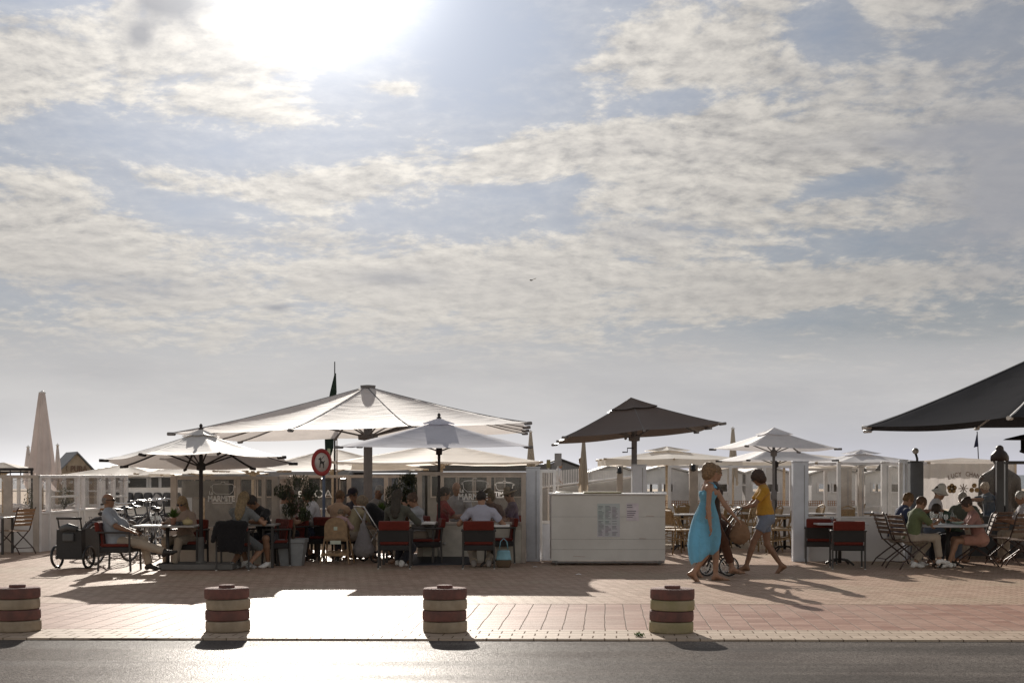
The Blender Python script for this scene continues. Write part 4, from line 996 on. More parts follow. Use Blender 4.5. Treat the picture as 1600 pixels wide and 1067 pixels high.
# middle tables
c_white = cloth('white_tee', (.72, .71, .75), .15)
chair_copy(ac, 'red armchair under the dark-haired person left of the planter', A(447, 24.2), 140)
person('dark-haired person in a pale shirt behind the left screen post', A(440, 24.3), -60, H=1.6, pel=.48, lean=(4, 0), top=cloth('pale_shirt', (.55, .53, .50), .1), sleeve=.6, bottom=cloth('dark_shorts', (.03, .03, .04), .04), hair='short', hc=(.025, .02, .018), feet=((-.1, .3, .08), (.1, .3, .08)))
person('person with brown hair and pink blouse facing the road behind the olive tree', A(455, 25.6), 175, H=1.64, pel=.50, lean=(8, 0), hp=(20, 10), top=cloth('pink_blouse', (.52, .36, .36), .1), sleeve=.6, bottom=c_beige, hair='bob', hc=(.10, .05, .03), sex='f')
table_mb('table with a blue cloth between the olive tree and the man in the white T-shirt', A(464, 24.9), .95, .7, .70, 'legs', mt=m_tablewhite)
chair_copy(ac, 'black armchair with a bright red back under the man in the white T-shirt', A(503, 24.7), 95)
person('man in a white T-shirt sitting side-on at the table by the olive tree', A(497, 24.7), 96, H=1.70, pel=.50, lean=(13, 0), hp=(12, 0), hands=((-.16, .42, .735), (.16, .45, .735)), feet=((-.12, .28, .08), (.14, .10, .08)), sk=0, top=c_white, sleeve=.6,
    bottom=cloth('navy_shorts', (.04, .05, .08), .05), leg=.45, hair='short', hc=(.035, .025, .02), shoes=m_shoe_black)
pot_plant('tiny green plant on the table by the olive tree', A(474, 24.9)+Vector((0, 0, .70)), .24, glass('vase_glass', (.7, .85, .7), .1))
glass_thing('glass standing left of the tiny green plant', A(466, 24.8)+Vector((0, 0, .70)), .14)
# family table
table_mb('long white table of the family with the high chair', A(553, 25.3), 1.5, .75, .70, 'legs', mt=m_tablewhite)
person('sandy-haired boy with bare shoulders turning away at the family table', A(525, 24.6), -35, H=1.60, pel=.50, lean=(8, 0), hp=(6, 0), sk=0, top=cloth('peach_top', (.50, .33, .22), .1), sleeve=.2, bottom=c_beige, hair='short', hc=(.13, .07, .03), hands=((-.1, .4, .74), (.2, .42, .74)))
chair_copy(ac, 'red armchair under the sandy-haired boy', A(524, 24.6), -30)
person('fair-haired person in a cream T-shirt reaching over the family table', A(547, 24.5), -50, H=1.56, pel=.46, lean=(22, 0), hp=(8, 20), sk=0, top=cloth('cream_tee', (.45, .38, .24), .1), sleeve=.8, bottom=c_beige, hair='curly', hc=(.25, .19, .13), hands=((0, .52, .75), (.2, .50, .75)))
person('man with a dark baseball cap and navy shirt behind the high chair', A(560, 26.0), 140, H=1.70, pel=.50, lean=(8, 0), hp=(14, 0), sk=1, top=cloth('navy_polo', (.02, .02, .035), .04), sleeve=.7, bottom=c_beige, hair='short', hc=(.05, .04, .03), hat=('cap', cloth('dark_cap', (.025, .02, .03), .02)), hands=((-.1, .4, .74), (-.1, .2, 1.0)))
person('grey-haired man in a grey T-shirt stretching his arm beside the metal pole', A(586, 26.0), -125, H=1.74, pel=.51, lean=(6, 0), hp=(4, 60), sk=1, top=cloth('taupe_tee', (.27, .25, .24), .1), sleeve=.7, bottom=c_beige, hair='short', hc=(.30, .29, .28), hands=((.02, .62, .80), (.1, .4, .74)))
# high chair and toddler
t = thing('high_chair', 'light wooden high chair with a rounded back and a toddler in it', 'high chair', A(527, 23.6), R(-4))
for sx in (-1, 1):
    MB().tube([(sx*.24, -.24, .01), (sx*.19, -.12, .42), (sx*.16, -.02, .72)], .017, 4).build('leg', m_beech, t)
    MB().tube([(sx*.24, .26, .01), (sx*.19, .10, .42), (sx*.17, .02, .62)], .017, 4).build('leg', m_beech, t)
b = MB(); arc = [(-.19, .40)]+[(.19*math.cos(a)*-1, .60+.17*math.sin(a)) for a in [math.pi*k/10 for k in range(11)]]+[(.19, .40)]; b.prism([(x, z+.02) for x, z in arc], -.15, -.125); b.build('backrest', m_beech, t)
MB().box((0, 0, .40), (.36, .26, .025), bev=.006).build('seat', m_beech, t); MB().box((0, -.2, .17), (.42, .02, .05)).build('rail', m_beech, t); MB().box((0, .16, .20), (.38, .14, .02)).build('footrest', m_beech, t); MB().box((0, .16, .56), (.36, .02, .05)).build('tray', m_beech, t)
MB().box((0, -.153, .60), (.06, .004, .06)).build('sticker', mat('pale_sticker', (.55, .60, .50), .5), t); MB().box((0, -.153, .37), (.18, .004, .06)).build('sticker', mat('pale_sticker', (.55, .60, .50), .5), t)
person('toddler with thin fair hair sitting in the high chair', A(531, 23.62), -8, H=.92, pel=.50, lean=(4, 0), hands=((-.12, .16, .62), (.14, .16, .62)), feet=((-.06, .18, .24), (.07, .18, .24)), sk=2, top=cloth('rose_top', (.50, .33, .33), .1), sleeve=1.4, bottom=cloth('dark_shorts', (.03, .03, .04), .04), hair='short', hc=(.20, .15, .10), fingers=False)
# pushchair with dark hood and a white bag
t = thing('pushchair', 'pushchair with a dark folded hood behind the high chair', 'pushchair', A(590, 24.2), R(30))
sdf_obj('seat_shell', [cap((-.12, 0, .92), (.05, 0, .72), .10, .15, k=.05, flat=((0, 1, 0), 1.25)), cap((.05, 0, .72), (.30, 0, .45), .15, .10, k=.05, flat=((0, 1, 0), 1.25))], cloth('black_hood', (.015, .015, .017), .03), t, h=.015)
fb = MB()
for sy in (-1, 1):
    fb.tube([(-.35, sy*.22, .95), (-.05, sy*.22, .5), (.30, sy*.22, .12)], .012, 6); fb.tube([(.15, sy*.22, .62), (-.15, sy*.22, .12)], .012, 6)
fb.tube([(-.35, -.22, .95), (-.35, .22, .95)], .014, 6); fb.build('frame', m_chrome, t)
for x in (-.15, .30):
    for sy in (-1, 1):
        wbm = MB(); wbm.tube([(x+.085*math.cos(a), sy*.24, .10+.085*math.sin(a)) for a in [2*math.pi*k/16 for k in range(16)]], .016, 6, closed=True); wbm.lathe([(.02, -.02), (.02, .02)], 8, M=Matrix.Translation((x, sy*.24, .10)) @ Matrix.Rotation(R(90), 4, 'X')); wbm.build('wheel', m_blackp, t)
bag = sdf_obj('carrier_bag', [cap((0, 0, .50), (0, 0, .14), .05, .17, k=.05, flat=((0, 1, 0), .7)), cap((-.09, 0, .10), (.09, 0, .09), .08, .09, k=.05), cap((-.02, 0, .48), (.03, 0, .72), .035, .02, k=.03)], cloth('white_plastic_bag', (.48, .45, .46), .35), None, h=.014, loc=A(568, 23.9)+Vector((0, 0, .12)), noise=.006); tag(bag, 'bulging white carrier bag hanging beside the pushchair', 'bag')
# table with long-haired woman
chair_copy(ac, 'red and black armchair seen from behind under the long-haired brunette', A(617, 22.6), 2)
person('brunette with very long dark hair seen from behind', A(622, 22.9), -18, H=1.66, pel=.50, lean=(5, -4), hp=(10, 0), sex='f', sk=0, top=cloth('olive_top', (.10, .10, .08), .05), sleeve=1.2, bottom=cloth('dark_shorts', (.03, .03, .04), .04), hair='long', hc=(.045, .035, .025), hands=((-.2, .45, .74), (.2, .4, .74)), feet=((-.10, .25, .08), (.06, .02, .08)), shoes=m_shoe_white)
table_mb('white table between the brunette and the woman in pink', A(640, 23.7), .9, .65, .70, 'legs', mt=m_tablewhite)
chair_copy(ac, 'red armchair under the rosy-faced woman by the tall plant', A(664, 23.6), 100, )
person('rosy-faced woman in a white blouse leaning on her hand beside the tall plant', A(655, 23.75), 120, H=1.58, pel=.48, lean=(8, 0), hp=(16, 0), sex='f', sk=0, top=cloth('white_blouse', (.50, .52, .56), .15), sleeve=1.3, bottom=c_beige, hair='bun', hc=(.10, .06, .04), hands=((-.05, .28, .98), (.15, .40, .74)), feet=((-.1, .3, .08), (.1, .35, .08)))
tree('tall_plant', 'tall bushy plant standing between the big parasol pole and the glass', A(632, 26.0), 1.6, [((.0, 0, 1.28), (.24, .22, .24)), ((-.20, 0, 1.12), (.18, .2, .18)), ((.15, 0, 1.10), (.2, .2, .2)), ((-.05, 0, .92), (.30, .25, .15)), ((.10, 0, 1.40), (.14, .14, .14))], 3000, .036, .7, 'round', seed=8, pw=.22, ph=.4)
pot_plant('bright yellow-green plant on the table behind the brunette', A(596, 25.3)+Vector((0, 0, .70)), .30)
bottle_thing('green bottle on the table behind the pushchair', A(590, 25.2)+Vector((0, 0, .70)), .22, mat('green_glass', (.03, .22, .07), .1, trans=.6))
# behind the right-hand glass screen
d_in = 24.9
person('woman with black ponytail and red top behind the glass', A(691, 25.4), -70, H=1.66, pel=.52, lean=(2, 0), hp=(8, 0), sex='f', sk=0, top=cloth('crimson_top', (.28, .03, .035), .1), sleeve=.7, bottom=c_beige, hair='ponytail', hc=(.02, .017, .017), hands=((-.1, .4, .76), (.15, .4, .76)))
chair_copy(ac, 'red armchair behind the glass under the woman in the red top', A(683, 25.3), -60)
chair_copy(ac, 'empty red armchair in the middle behind the glass', A(727, 26.2), 150)
person('man with tanned bald head and grey shirt behind the lettered glass', A(716, 26.6), 160, H=1.78, pel=.55, lean=(4, 0), hp=(12, 0), sk=1, top=cloth('light_grey_shirt', (.35, .35, .37), .12), sleeve=.7, bottom=c_beige, hair='thin', hc=(.1, .08, .06))
chair_copy(ac, 'red and black armchair seen from behind under the person in the white T-shirt', A(748, 22.6), 1)
person('dark-haired person in a white T-shirt seen from behind at the glass screen', A(752, 22.85), 0, H=1.66, pel=.48, lean=(6, 0), hp=(12, 4), top=cloth('lilac_tee', (.50, .50, .60), .12), sleeve=.6, bottom=c_beige, leg=.97, hair='short', hc=(.035, .025, .018), feet=((-.12, -.02, .08), (.12, -.02, .08)), shoes=mat('grey_shoe', (.30, .27, .25), .6), hands=((-.3, .35, .72), (.28, .35, .72)))
table_mb('small pale table right of the person in the white T-shirt', A(770, 23.0), .55, .5, .68, 'ped', mt=m_tablewhite)
person('woman with yellow hair clip facing the person in the white T-shirt', A(767, 24.6), 165, H=1.66, pel=.50, lean=(6, 0), hp=(16, 0), sex='f', sk=0, top=cloth('brown_top', (.17, .11, .09), .08), sleeve=.6, bottom=c_beige, hair='bob', hc=(.10, .07, .03))
chair_copy(ac, 'wine red armchair right of the person in the white T-shirt', A(777, 23.9), 100)
person('person with a flat straw hat and purple top behind the glass', A(803, 25.2), 95, H=1.66, pel=.50, lean=(4, 0), hp=(14, 0), sex='f', sk=0, top=cloth('purple_top', (.12, .08, .13), .08), sleeve=.8, bottom=c_beige, hair='short', hc=(.03, .025, .02), hat=('straw', mat('dark_straw', (.20, .16, .11), .8)))
table_mb('bright white table behind the glass left of the straw hat', A(785, 26.6), .8, .7, .72, 'legs', mt=m_tablewhite)
chair_copy(ac, 'red armchair behind the glass beside the straw hat', A(790, 25.6), 30)
bg = sdf_obj('beach_bag', [cap((0, 0, .28), (0, 0, .10), .10, .13, k=.04, flat=((0, 1, 0), .55), start=True)], mat('light_blue_weave', (.22, .42, .50), .8, var=.15), None, h=.012, loc=A(787, 22.7), clips=[((0, 0, -1), (0, 0, .125))])
tag(bg, 'light blue beach bag with a brown bottom beside the red armchairs', 'bag'); sdf_obj('bag_bottom', [cap((0, 0, .20), (0, 0, .085), .12, .125, k=.02, flat=((0, 1, 0), .55))], mat('brown_weave', (.11, .075, .045), .8), bg, h=.012, clips=[((0, 0, 1), (0, 0, .125)), ((0, 0, -1), (0, 0, .0))])
MB().tube([(-.07, 0, .30), (-.05, 0, .42), (.0, 0, .47), (.05, 0, .42), (.07, 0, .30)], .009, 6).build('handle', mat('light_blue_weave', (.22, .42, .50), .8), bg)

# ================================================================== RIGHT: empty red chairs, the family at the round table
table_mb('small dark table between the two empty red armchairs on the right', A(1312, 23.3), .82, .6, .70, 'ped', mt=mat('light_tabletop', (.45, .46, .48), .3))
chair_copy(ac, 'empty red and black armchair turned sideways beside the white wall', A(1283, 23.7), -12)
chair_copy(ac, 'empty red and black armchair nearest the camera on the right, seen from behind', A(1324, 22.5), -8)
fc = folding_chair('bistro folding chair under the navy-shirted man', A(1400, 23.2), -80)
for (lb, x, d, f) in [('bistro folding chair under the boy in green', 1423, 22.4, -70), ('bistro folding chair under the girl in pink', 1524, 23.0, 80), ('empty folding chair leaning beside the grey screen post', 1548, 24.5, 25),
                      ('empty folding chair with pale slats near the right edge', 1577, 23.4, 35), ('folding chair cut by the right edge of the photo', 1600, 22.7, 60)]:
    dup(fc, A(x, d), R(f), lb)
table_mb('round bistro table with glasses where the children sit', A(1481, 22.7), 1.25, 0, .70, 'round', mt=mat('light_tabletop', (.45, .46, .48), .3))
person('fair-haired man in a navy shirt leaning at the round table', A(1401, 23.2), -84, H=1.60, pel=.50, lean=(16, 0), hp=(8, 0), sk=0, top=cloth('navy_shirt', (.035, .045, .10), .05), sleeve=1.5, bottom=cloth('pale_trousers', (.50, .46, .42), .08), hair='short', hc=(.15, .085, .035), hands=((-.15, .4, .74), (.1, .40, .74)), feet=((-.1, .35, .08), (.12, .30, .08)), shoes=m_shoe_white)
person('boy in a green T-shirt and beige trousers at the round table', A(1424, 22.4), -76, H=1.48, pel=.50, lean=(15, 0), hp=(10, 0), sk=0, top=cloth('olive_green_tee', (.15, .18, .085), .1), sleeve=.7, bottom=c_beige, leg=.92, hair='short', hc=(.09, .045, .022), hands=((-.12, .40, .76), (.10, .42, .76)), feet=((-.14, .14, .08), (.10, .44, .14)), toes=(0, (0, 1, .1)), shoes=m_shoe_white, h=.010)
person('person in a white bucket hat and white shirt behind the round table', A(1457, 24.3), -110, H=1.66, pel=.56, lean=(8, 0), hp=(10, 0), sk=0, top=cloth('white_tee', (.72, .71, .75), .15), sleeve=.9, bottom=cloth('denim_vest', (.12, .15, .2), .05), hair='short', hc=(.04, .03, .02), hat=('bucket', cloth('white_hat', (.80, .78, .74), .2)))
person('dark-haired child bending low over the round table', A(1493, 23.6), 115, H=1.50, pel=.50, lean=(38, 0), hp=(25, 0), sk=1, top=cloth('teal_green_tee', (.07, .11, .08), .06), sleeve=.7, bottom=cloth('dark_shorts', (.03, .03, .04), .04), hair='short', hc=(.05, .03, .02), hands=((-.1, .40, .76), (.12, .38, .9)))
person('girl in a pink T-shirt and pink shorts facing left at the round table', A(1531, 22.6), 84, H=1.52, pel=.47, lean=(16, 0), hp=(16, 0), sex='f', sk=0, top=cloth('salmon_tee', (.42, .22, .19), .1), sleeve=.7, bottom=cloth('salmon_shorts', (.50, .26, .20), .1), leg=.35, hair='bun', hc=(.06, .035, .025), hands=((-.12, .42, .74), (.12, .36, .76)), feet=((-.08, .50, .08), (.08, .42, .08)), shoes=m_shoe_white, h=.010, toplen=.03)
person('grey-haired man behind the girl in pink', A(1508, 25.6), 150, H=1.62, pel=.48, lean=(14, 0), hp=(20, 0), sk=0, top=cloth('green_grey_tee', (.14, .16, .13), .1), sleeve=.7, bottom=c_beige, hair='short', hc=(.45, .42, .38))
person('standing waiter-like person in a dark blue shirt reaching across behind the glass', A(1548, 26.5), 100, H=1.40, pel=.72, lean=(10, 0), hp=(10, 0), sk=1, top=cloth('dark_blue_shirt', (.03, .06, .10), .05), sleeve=.7, bottom=cloth('dark_shorts', (.03, .03, .04), .04), hair='bun', hc=(.45, .36, .26), hands=((-.05, .62, 1.02), (.10, .58, 1.0)), feet=((-.1, 0, .08), (.1, .05, .08)))
person('person in a white top cut by the right edge', A(1606, 24.0), 90, H=1.6, pel=.5, lean=(8, 0), sk=0, top=c_white, sleeve=.7, bottom=c_beige, hair='short', hc=(.5, .48, .45))
for i, (x, d, hgt) in enumerate([(1456, 22.8, .20), (1462, 22.6, .17), (1470, 22.9, .19), (1478, 22.5, .16)]):
    glass_thing(['tallest wine glass at the left of the round table', 'wine glass second from the left on the round table', 'wine glass third from the left on the round table', 'low glass in the middle of the round table'][i], A(x, d)+Vector((0, 0, .70)), hgt, .036)
bottle_thing('clear bottle standing on the round table', A(1488, 22.8)+Vector((0, 0, .70)), .24)
o = MB().lathe([(.03, 0), (.09, .035), (.10, .05), (.085, .045), (.02, .012)], 18).build('bowl', mat('pale_bowl', (.35, .42, .36), .4), None, A(1497, 22.45)+Vector((0, 0, .70))); tag(o, 'pale green bowl in front of the girl in pink', 'bowl')
# far terrace rattan chairs
rc = rattan_chair('rattan chair nearest the white counter, its back to the counter', A(1060, 26.6), -60)
k = 0
for (lb, x, d, f) in [('rattan chair left of the walking women with its seat to the right', 1048, 27.8, -80), ('rattan chair just behind the blue dress', 1078, 28.4, -100), ('rattan chair between the two walking women', 1118, 28.8, 60),
                      ('rattan chair right of the hanging brown bag', 1152, 28.6, 80), ('rattan chair behind the legs of the woman in yellow', 1196, 27.6, 100), ('rattan chair under the thin grey parasol pole', 1215, 27.2, 80), ('rattan chair left of the grey white gate post', 1228, 28.2, 95),
                      ('rattan chair seen over the white wall, leftmost', 1262, 28.6, 100), ('rattan chair seen over the white wall, second from the left', 1296, 30.0, 85), ('rattan chair seen over the white wall behind the front red armchair', 1326, 29.0, 80), ('rattan chair seen over the white wall right of the red armchairs', 1362, 29.4, 95), ('rattan chair seen over the white wall beside the navy-shirted man', 1384, 28.8, 80)]:
    dup(rc, A(x, d), R(f), lb)
for (lb, x, d) in [('grey terrace table left of the woman in the blue dress', 1066, 27.9), ('grey terrace table behind the bag between the walking women', 1140, 28.9), ('grey terrace table right of the woman in yellow', 1226, 27.5), ('grey terrace table seen over the white wall', 1275, 28.6), ('grey terrace table behind the right wall near the navy-shirted man', 1345, 29.2)]:
    table_mb(lb, A(x, d), .75, .6, .72, 'ped', mt=mat('light_tabletop', (.45, .46, .48), .3), group='grey tables in the back terrace')
o = pot_plant('red flower in a pot on the terrace table behind the right glass', A(1256, 28.5)+Vector((0, 0, .72)), .22); MB().ball((0, 0, .22), .05, sc=(1.2, 1.2, .7)).build('flower', mat('red_petal', (.5, .04, .05), .6), o)
# left edge: wooden folding chairs
fw_ = folding_chair('wooden folding garden chair at the left edge beside the terrace wall', A(24, 26.6), 60, mw=mat('light_wood', (.30, .18, .10), .5, nscale=15), group=None)
table_mb('grey table corner entering at the left edge', A(-18, 26.6), .8, .6, .70, 'legs')

m_plate = mat('white_plate', (.72, .71, .69), .35)
def plate_thing(label, loc, r=.11):
    o = MB().lathe([(r*.55, 0), (r*.6, .004), (r, .016), (r*.98, .02), (r*.55, .010), (.004, .009)], 20).build('plate', m_plate, None, loc); tag(o, label, 'plate', 'plates on the terrace tables')
up7 = Vector((0, 0, .701))
for lb, x, d in [('white plate before the man in the black T-shirt', 401, 22.8), ('white plate on the table by the olive tree in front of the man in white', 481, 24.8), ('white plate on the long family table beside the high chair', 548, 25.1), ('white plate at the right end of the long family table', 572, 25.2), ('white plate on the table between the brunette and the woman in pink', 641, 23.6)]:
    plate_thing(lb, A(x, d)+up7)
for lb, x, d, h_ in [('tall glass in front of the long-haired blonde woman', 394, 22.7, .14), ('tall glass beside the plate of the rosy-faced woman', 647, 23.55, .15), ('tall glass behind the pushchair on the family table', 577, 25.1, .15), ('glass at the left end of the long family table', 541, 25.0, .13), ('glass on the small pale table right of the white T-shirt', 771, 22.95, .13), ('glass on the grey table between the empty red armchairs', 1300, 23.2, .10)]:
    glass_thing(lb, A(x, d)+up7, h_)
bottle_thing('brown bottle on the table between the brunette and the rosy-faced woman', A(636, 23.75)+up7, .23, mat('brown_glass', (.10, .04, .015), .1, trans=.6), .03)
bottle_thing('small clear bottle on the family table near the man with the cap', A(563, 25.2)+up7, .20)
# ================================================================== GLASS SCREENS AND LOW WALLS
m_bframe = mat('beige_frame', (.46, .40, .35), .6, var=.12, bump=.2); m_wframe = mat('white_frame', (.74, .73, .73), .55, var=.08, bump=.15)
m_wpanel = mat('white_panel', (.68, .665, .66), .6, var=.07, nscale=1.6, bump=.15, bscale=12); m_bpanel = mat('cream_panel', (.46, .42, .36), .65, var=.10, nscale=2)
m_slate = mat('slate_panel', (.055, .058, .065), .6); m_gframe = mat('slate_frame', (.10, .105, .115), .55)
g_clean = glass('clean_pane', haze=.003, refl=.35); g_dusty = glass('dusty_pane', (.93, .93, .93), haze=.020, refl=.4); g_left = glass('left_pane', (.92, .91, .91), haze=.004, refl=.35)
m_letter = mat('white_letter', (.88, .87, .85), .5, var=.01, trans=.55)
def text_obj(s, size, m, parent=None, loc=(0, 0, 0), rot=(R(90), 0, 0), sx=1., ext=.002, name='lettering', bold=.0):
    cu = bpy.data.curves.new(name, 'FONT'); cu.body = s; cu.size = size; cu.extrude = ext; cu.offset = bold; cu.align_x = 'CENTER'
    o = bpy.data.objects.new(name, cu); COL.objects.link(o)
    dg = bpy.context.evaluated_depsgraph_get(); me = bpy.data.meshes.new_from_object(o.evaluated_get(dg)); bpy.data.objects.remove(o)
    me.materials.clear(); me.materials.append(m); o = bpy.data.objects.new(name, me); COL.objects.link(o)
    o.parent = parent; o.location = loc; o.rotation_euler = rot; o.scale = (sx, 1, 1); return o
def screen(label, p0, p1, ztop, zlow, posts, mf, mp, mg, fr=.06, post=.09, low_rail=True, bars=(), name='glass_screen', group=None, base=0.):
    """glass wind screen on a low solid wall from p0 to p1; posts are fractions of its length"""
    p0, p1 = Vector((p0.x, p0.y, base)), Vector((p1.x, p1.y, base)); L = (p1-p0).length; rz = math.atan2((p1-p0).y, (p1-p0).x)
    t = thing(name, label, 'screen', p0, rz, group); zt = ztop-base; zl = zlow-base
    if zl > .02: MB().box((L/2, 0, zl/2), (L, .045, zl)).build('low_wall', mp, t)
    fb_ = MB()
    fb_.box((L/2, 0, zt-fr/2), (L+post, .065, fr), bev=.006)
    if low_rail: fb_.box((L/2, 0, zl+fr/2), (L, .075, fr*.8), bev=.006)
    for (u0, u1, z) in bars: fb_.box((L*(u0+u1)/2, 0, z-base), (L*(u1-u0), .05, .035))
    fb_.build('frame', mf, t)
    for u in posts:
        w = post if not isinstance(u, tuple) else u[1]; u = u if not isinstance(u, tuple) else u[0]
        MB().box((L*u, 0, zt/2-.003), (w, .085, zt-.004), bev=.006).build('post', mf, t)
    us = sorted((u if not isinstance(u, tuple) else u[0]) for u in posts)
    for a, b in zip(us[:-1], us[1:]):
        if L*(b-a) > .1: MB().box((L*(a+b)/2, 0, (zl+zt)/2), (L*(b-a)-.05, .008, zt-zl-fr*.9)).build('pane', mg, t)
    return t
def marmite(par, x, z, y, s=1., flip=False, small=True):
    f = -1 if flip else 1; rot = (R(90), 0, 0)
    text_obj('MARMITE', .135*s, m_letter, par, (x, y, z), rot, sx=.80*f, bold=.004, name='lettering')
    text_obj('La', .085*s, m_letter, par, (x-.17*s*f, y, z+.115*s), rot, sx=.85*f, bold=.003, name='lettering')
    pt = [(-.17, .17), (-.185, .26), (-.16, .285), (-.03, .30), (-.03, .325), (.03, .325), (.03, .30), (.16, .285), (.185, .26), (.17, .17), (.12, .125), (-.12, .125)]
    e = MB().tube([(x+f*px_*s+.03*s, y, z+pz*s) for px_, pz in pt], .0065*s, 4, closed=True); e.tube([(x+.03*s-.16*s, y, z+.283*s), (x+.03*s+.16*s, y, z+.283*s)], .005*s, 4)
    for q in (-1, 1): e.tube([(x+.03*s+q*.185*s, y, z+.255*s), (x+.03*s+q*.21*s, y, z+.26*s), (x+.03*s+q*.21*s, y, z+.235*s), (x+.03*s+q*.182*s, y, z+.23*s)], .005*s, 4)
    e.build('pot_emblem', m_letter, par)
    MB().box((x+.02*s, y, z-.025*s), (.34*s, .004, .012*s)).build('underline', m_letter, par)

dB = 23.6
sB = screen('beige framed glass screen with white lettering behind the second table', A(272, dB), A(430, dB), Zy(743.5, dB), Zy(828, dB), [0, (.64, .07), (.89, .07), 1], m_bframe, m_bpanel, g_left, post=.105)
marmite(sB, A(346, dB).x-A(272, dB).x, Zy(783, dB), -.02, 1.0)
MB().box((A(320, dB).x-A(272, dB).x, .03, Zy(764, dB)), (.78, .01, .28)).build('notice', mat('grey_notice', (.30, .30, .28), .6), sB)
screen('short screen side running back from the beige lettered screen', A(433, 23.9), A(455, 29.6), Zy(743.5, dB), .56, [0, .5, 1], m_bframe, m_bpanel, g_left)
dM = 30.0
sM = screen('long beige beam screen behind the middle tables', A(440, dM), A(655, dM), Zy(742, dM), .72, [0, .18, .49, .76, 1], m_bframe, m_bpanel, g_left, post=.09)
text_obj('PU', .26, m_letter, sM, (A(447, dM).x-A(440, dM).x, -.03, Zy(777, dM)), sx=.85); text_obj('E', .2, m_letter, sM, (A(469, dM).x-A(440, dM).x, -.03, Zy(777, dM)), sx=.85); text_obj('OA', .24, m_letter, sM, (A(505, dM).x-A(440, dM).x, -.03, Zy(777, dM)), sx=1.1)
dC = 23.9
sC = screen('glass screen with white pot lettering under the lilac parasol', A(656, dC), A(818, dC), Zy(737, dC), Zy(820, dC), [0, 1], m_bframe, m_bpanel, g_clean, post=.08)
marmite(sC, A(739, dC).x-A(656, dC).x, Zy(780.5, dC), -.02, 1.12)
MB().box((A(738, dC).x-A(656, dC).x, -.03, .30), (1.68, .012, .52)).build('panel', mat('cream_panel_light', (.50, .47, .41), .6), sC)
dk_ = 28.4
sK = screen('rear glass screen with mirrored lettering behind the straw hat', A(690, dk_), A(838, dk_), Zy(741, dk_), .5, [0, .5, 1], m_bframe, m_bpanel, g_left)
marmite(sK, A(786, dk_).x-A(690, dk_).x, Zy(775, dk_), -.02, .95, flip=True)
# thick white post and stub wall
def post_thing(label, x0, x1, y0, d, m, dep=.2, name='post', z0=0., ins=True):
    a, b = A(x0, d), A(x1, d); t = thing(name, label, 'post', ((a.x+b.x)/2, d, z0)); w = b.x-a.x; z = Zy(y0, d)-z0
    MB().box((0, 0, z/2), (w, dep, z), bev=.008).build('shaft', m, t)
    MB().box((0, 0, z+.012), (w+.02, dep+.02, .02), bev=.004).build('cap', m, t)
    if ins: MB().box((w*.22, -dep/2-.003, z*.5), (.012, .008, z*.94)).build('seam', mat('seam_grey', (.30, .30, .31), .6), t)  # narrow grey strip marking the seam down the post front
    return t
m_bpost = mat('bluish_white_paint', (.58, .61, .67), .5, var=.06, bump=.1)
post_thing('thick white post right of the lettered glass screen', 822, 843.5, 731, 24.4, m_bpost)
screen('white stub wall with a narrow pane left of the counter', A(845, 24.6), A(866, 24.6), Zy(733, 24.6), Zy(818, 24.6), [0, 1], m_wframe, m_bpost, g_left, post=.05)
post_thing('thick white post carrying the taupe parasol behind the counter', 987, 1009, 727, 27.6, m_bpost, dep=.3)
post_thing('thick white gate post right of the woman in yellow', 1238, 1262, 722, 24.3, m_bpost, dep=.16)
dD = 24.4
sD = screen('white low wall with dusty glass between the two right gate posts', A(1263, dD), A(1407, dD), Zy(722, dD), Zy(809, dD), [(.33, .06), 1], m_wframe, m_wpanel, g_dusty, post=.06, low_rail=False)
for o in [o for o in kids(sD) if o.name.startswith('frame')]: bpy.data.objects.remove(o)
MB().box((A(1335, dD).x-A(1263, dD).x, 0, Zy(809, dD)+.012), (A(1407, dD).x-A(1263, dD).x, .07, .03), bev=.005).build('rail', m_wframe, sD)
for i, (x0, x1, y0, d) in enumerate([(1308, 1330, 731, 28.6), (1341, 1349, 729, 27.4), (1377, 1388, 723, 26.6)]):
    post_thing(['grey screen post seen through the right glass, leftmost', 'thin grey screen post seen through the right glass, middle', 'white screen post seen through the right glass, rightmost'][i], x0, x1, y0, d, m_bframe if i < 2 else m_wframe, dep=.12)
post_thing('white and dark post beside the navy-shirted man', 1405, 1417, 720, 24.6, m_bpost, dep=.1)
post_thing('dark slate post right beside the white one', 1417.5, 1438, 722, 25.0, m_gframe, dep=.4, ins=False)
dE = 26.0
sE = screen('tall glass screen with brown lettering and emblems on the right', A(1440, dE), A(1562, dE), Zy(720, dE), Zy(806, dE), [1], m_gframe, m_slate, g_left, post=.13, low_rail=False)
for o in [o for o in kids(sE) if o.name.startswith('frame')]: bpy.data.objects.remove(o)
L_E = A(1562, dE).x-A(1440, dE).x
MB().box((L_E/2, 0, (Zy(720, dE)+Zy(806, dE))/2), (L_E-.08, .008, Zy(720, dE)-Zy(806, dE))).build('pane', g_left, sE)
screen('glass screen continuing behind the right edge of the photo', A(1572, dE), A(1660, dE), Zy(720, dE), Zy(806, dE), [0, 1], m_gframe, m_slate, g_left, post=.05, low_rail=False)
m_brown = mat('brown_print', (.16, .10, .07), .6); m_gold = mat('ochre_print', (.42, .27, .13), .6)
word = 'LUCY CHANG'
for i, ch in enumerate(word):
    if ch == ' ': continue
    px = 1483+i*5.6; py = 748.5-5.0*(1-((i-4.5)/4.5)**2)
    o = text_obj(ch, .115, m_brown, sE, (A(px, dE).x-A(1440, dE).x, -.012, Zy(py, dE)), (R(90), R(-6*(4.5-i)/4.5*1.6), 0), sx=.8, ext=.001, bold=.002, name='letter')
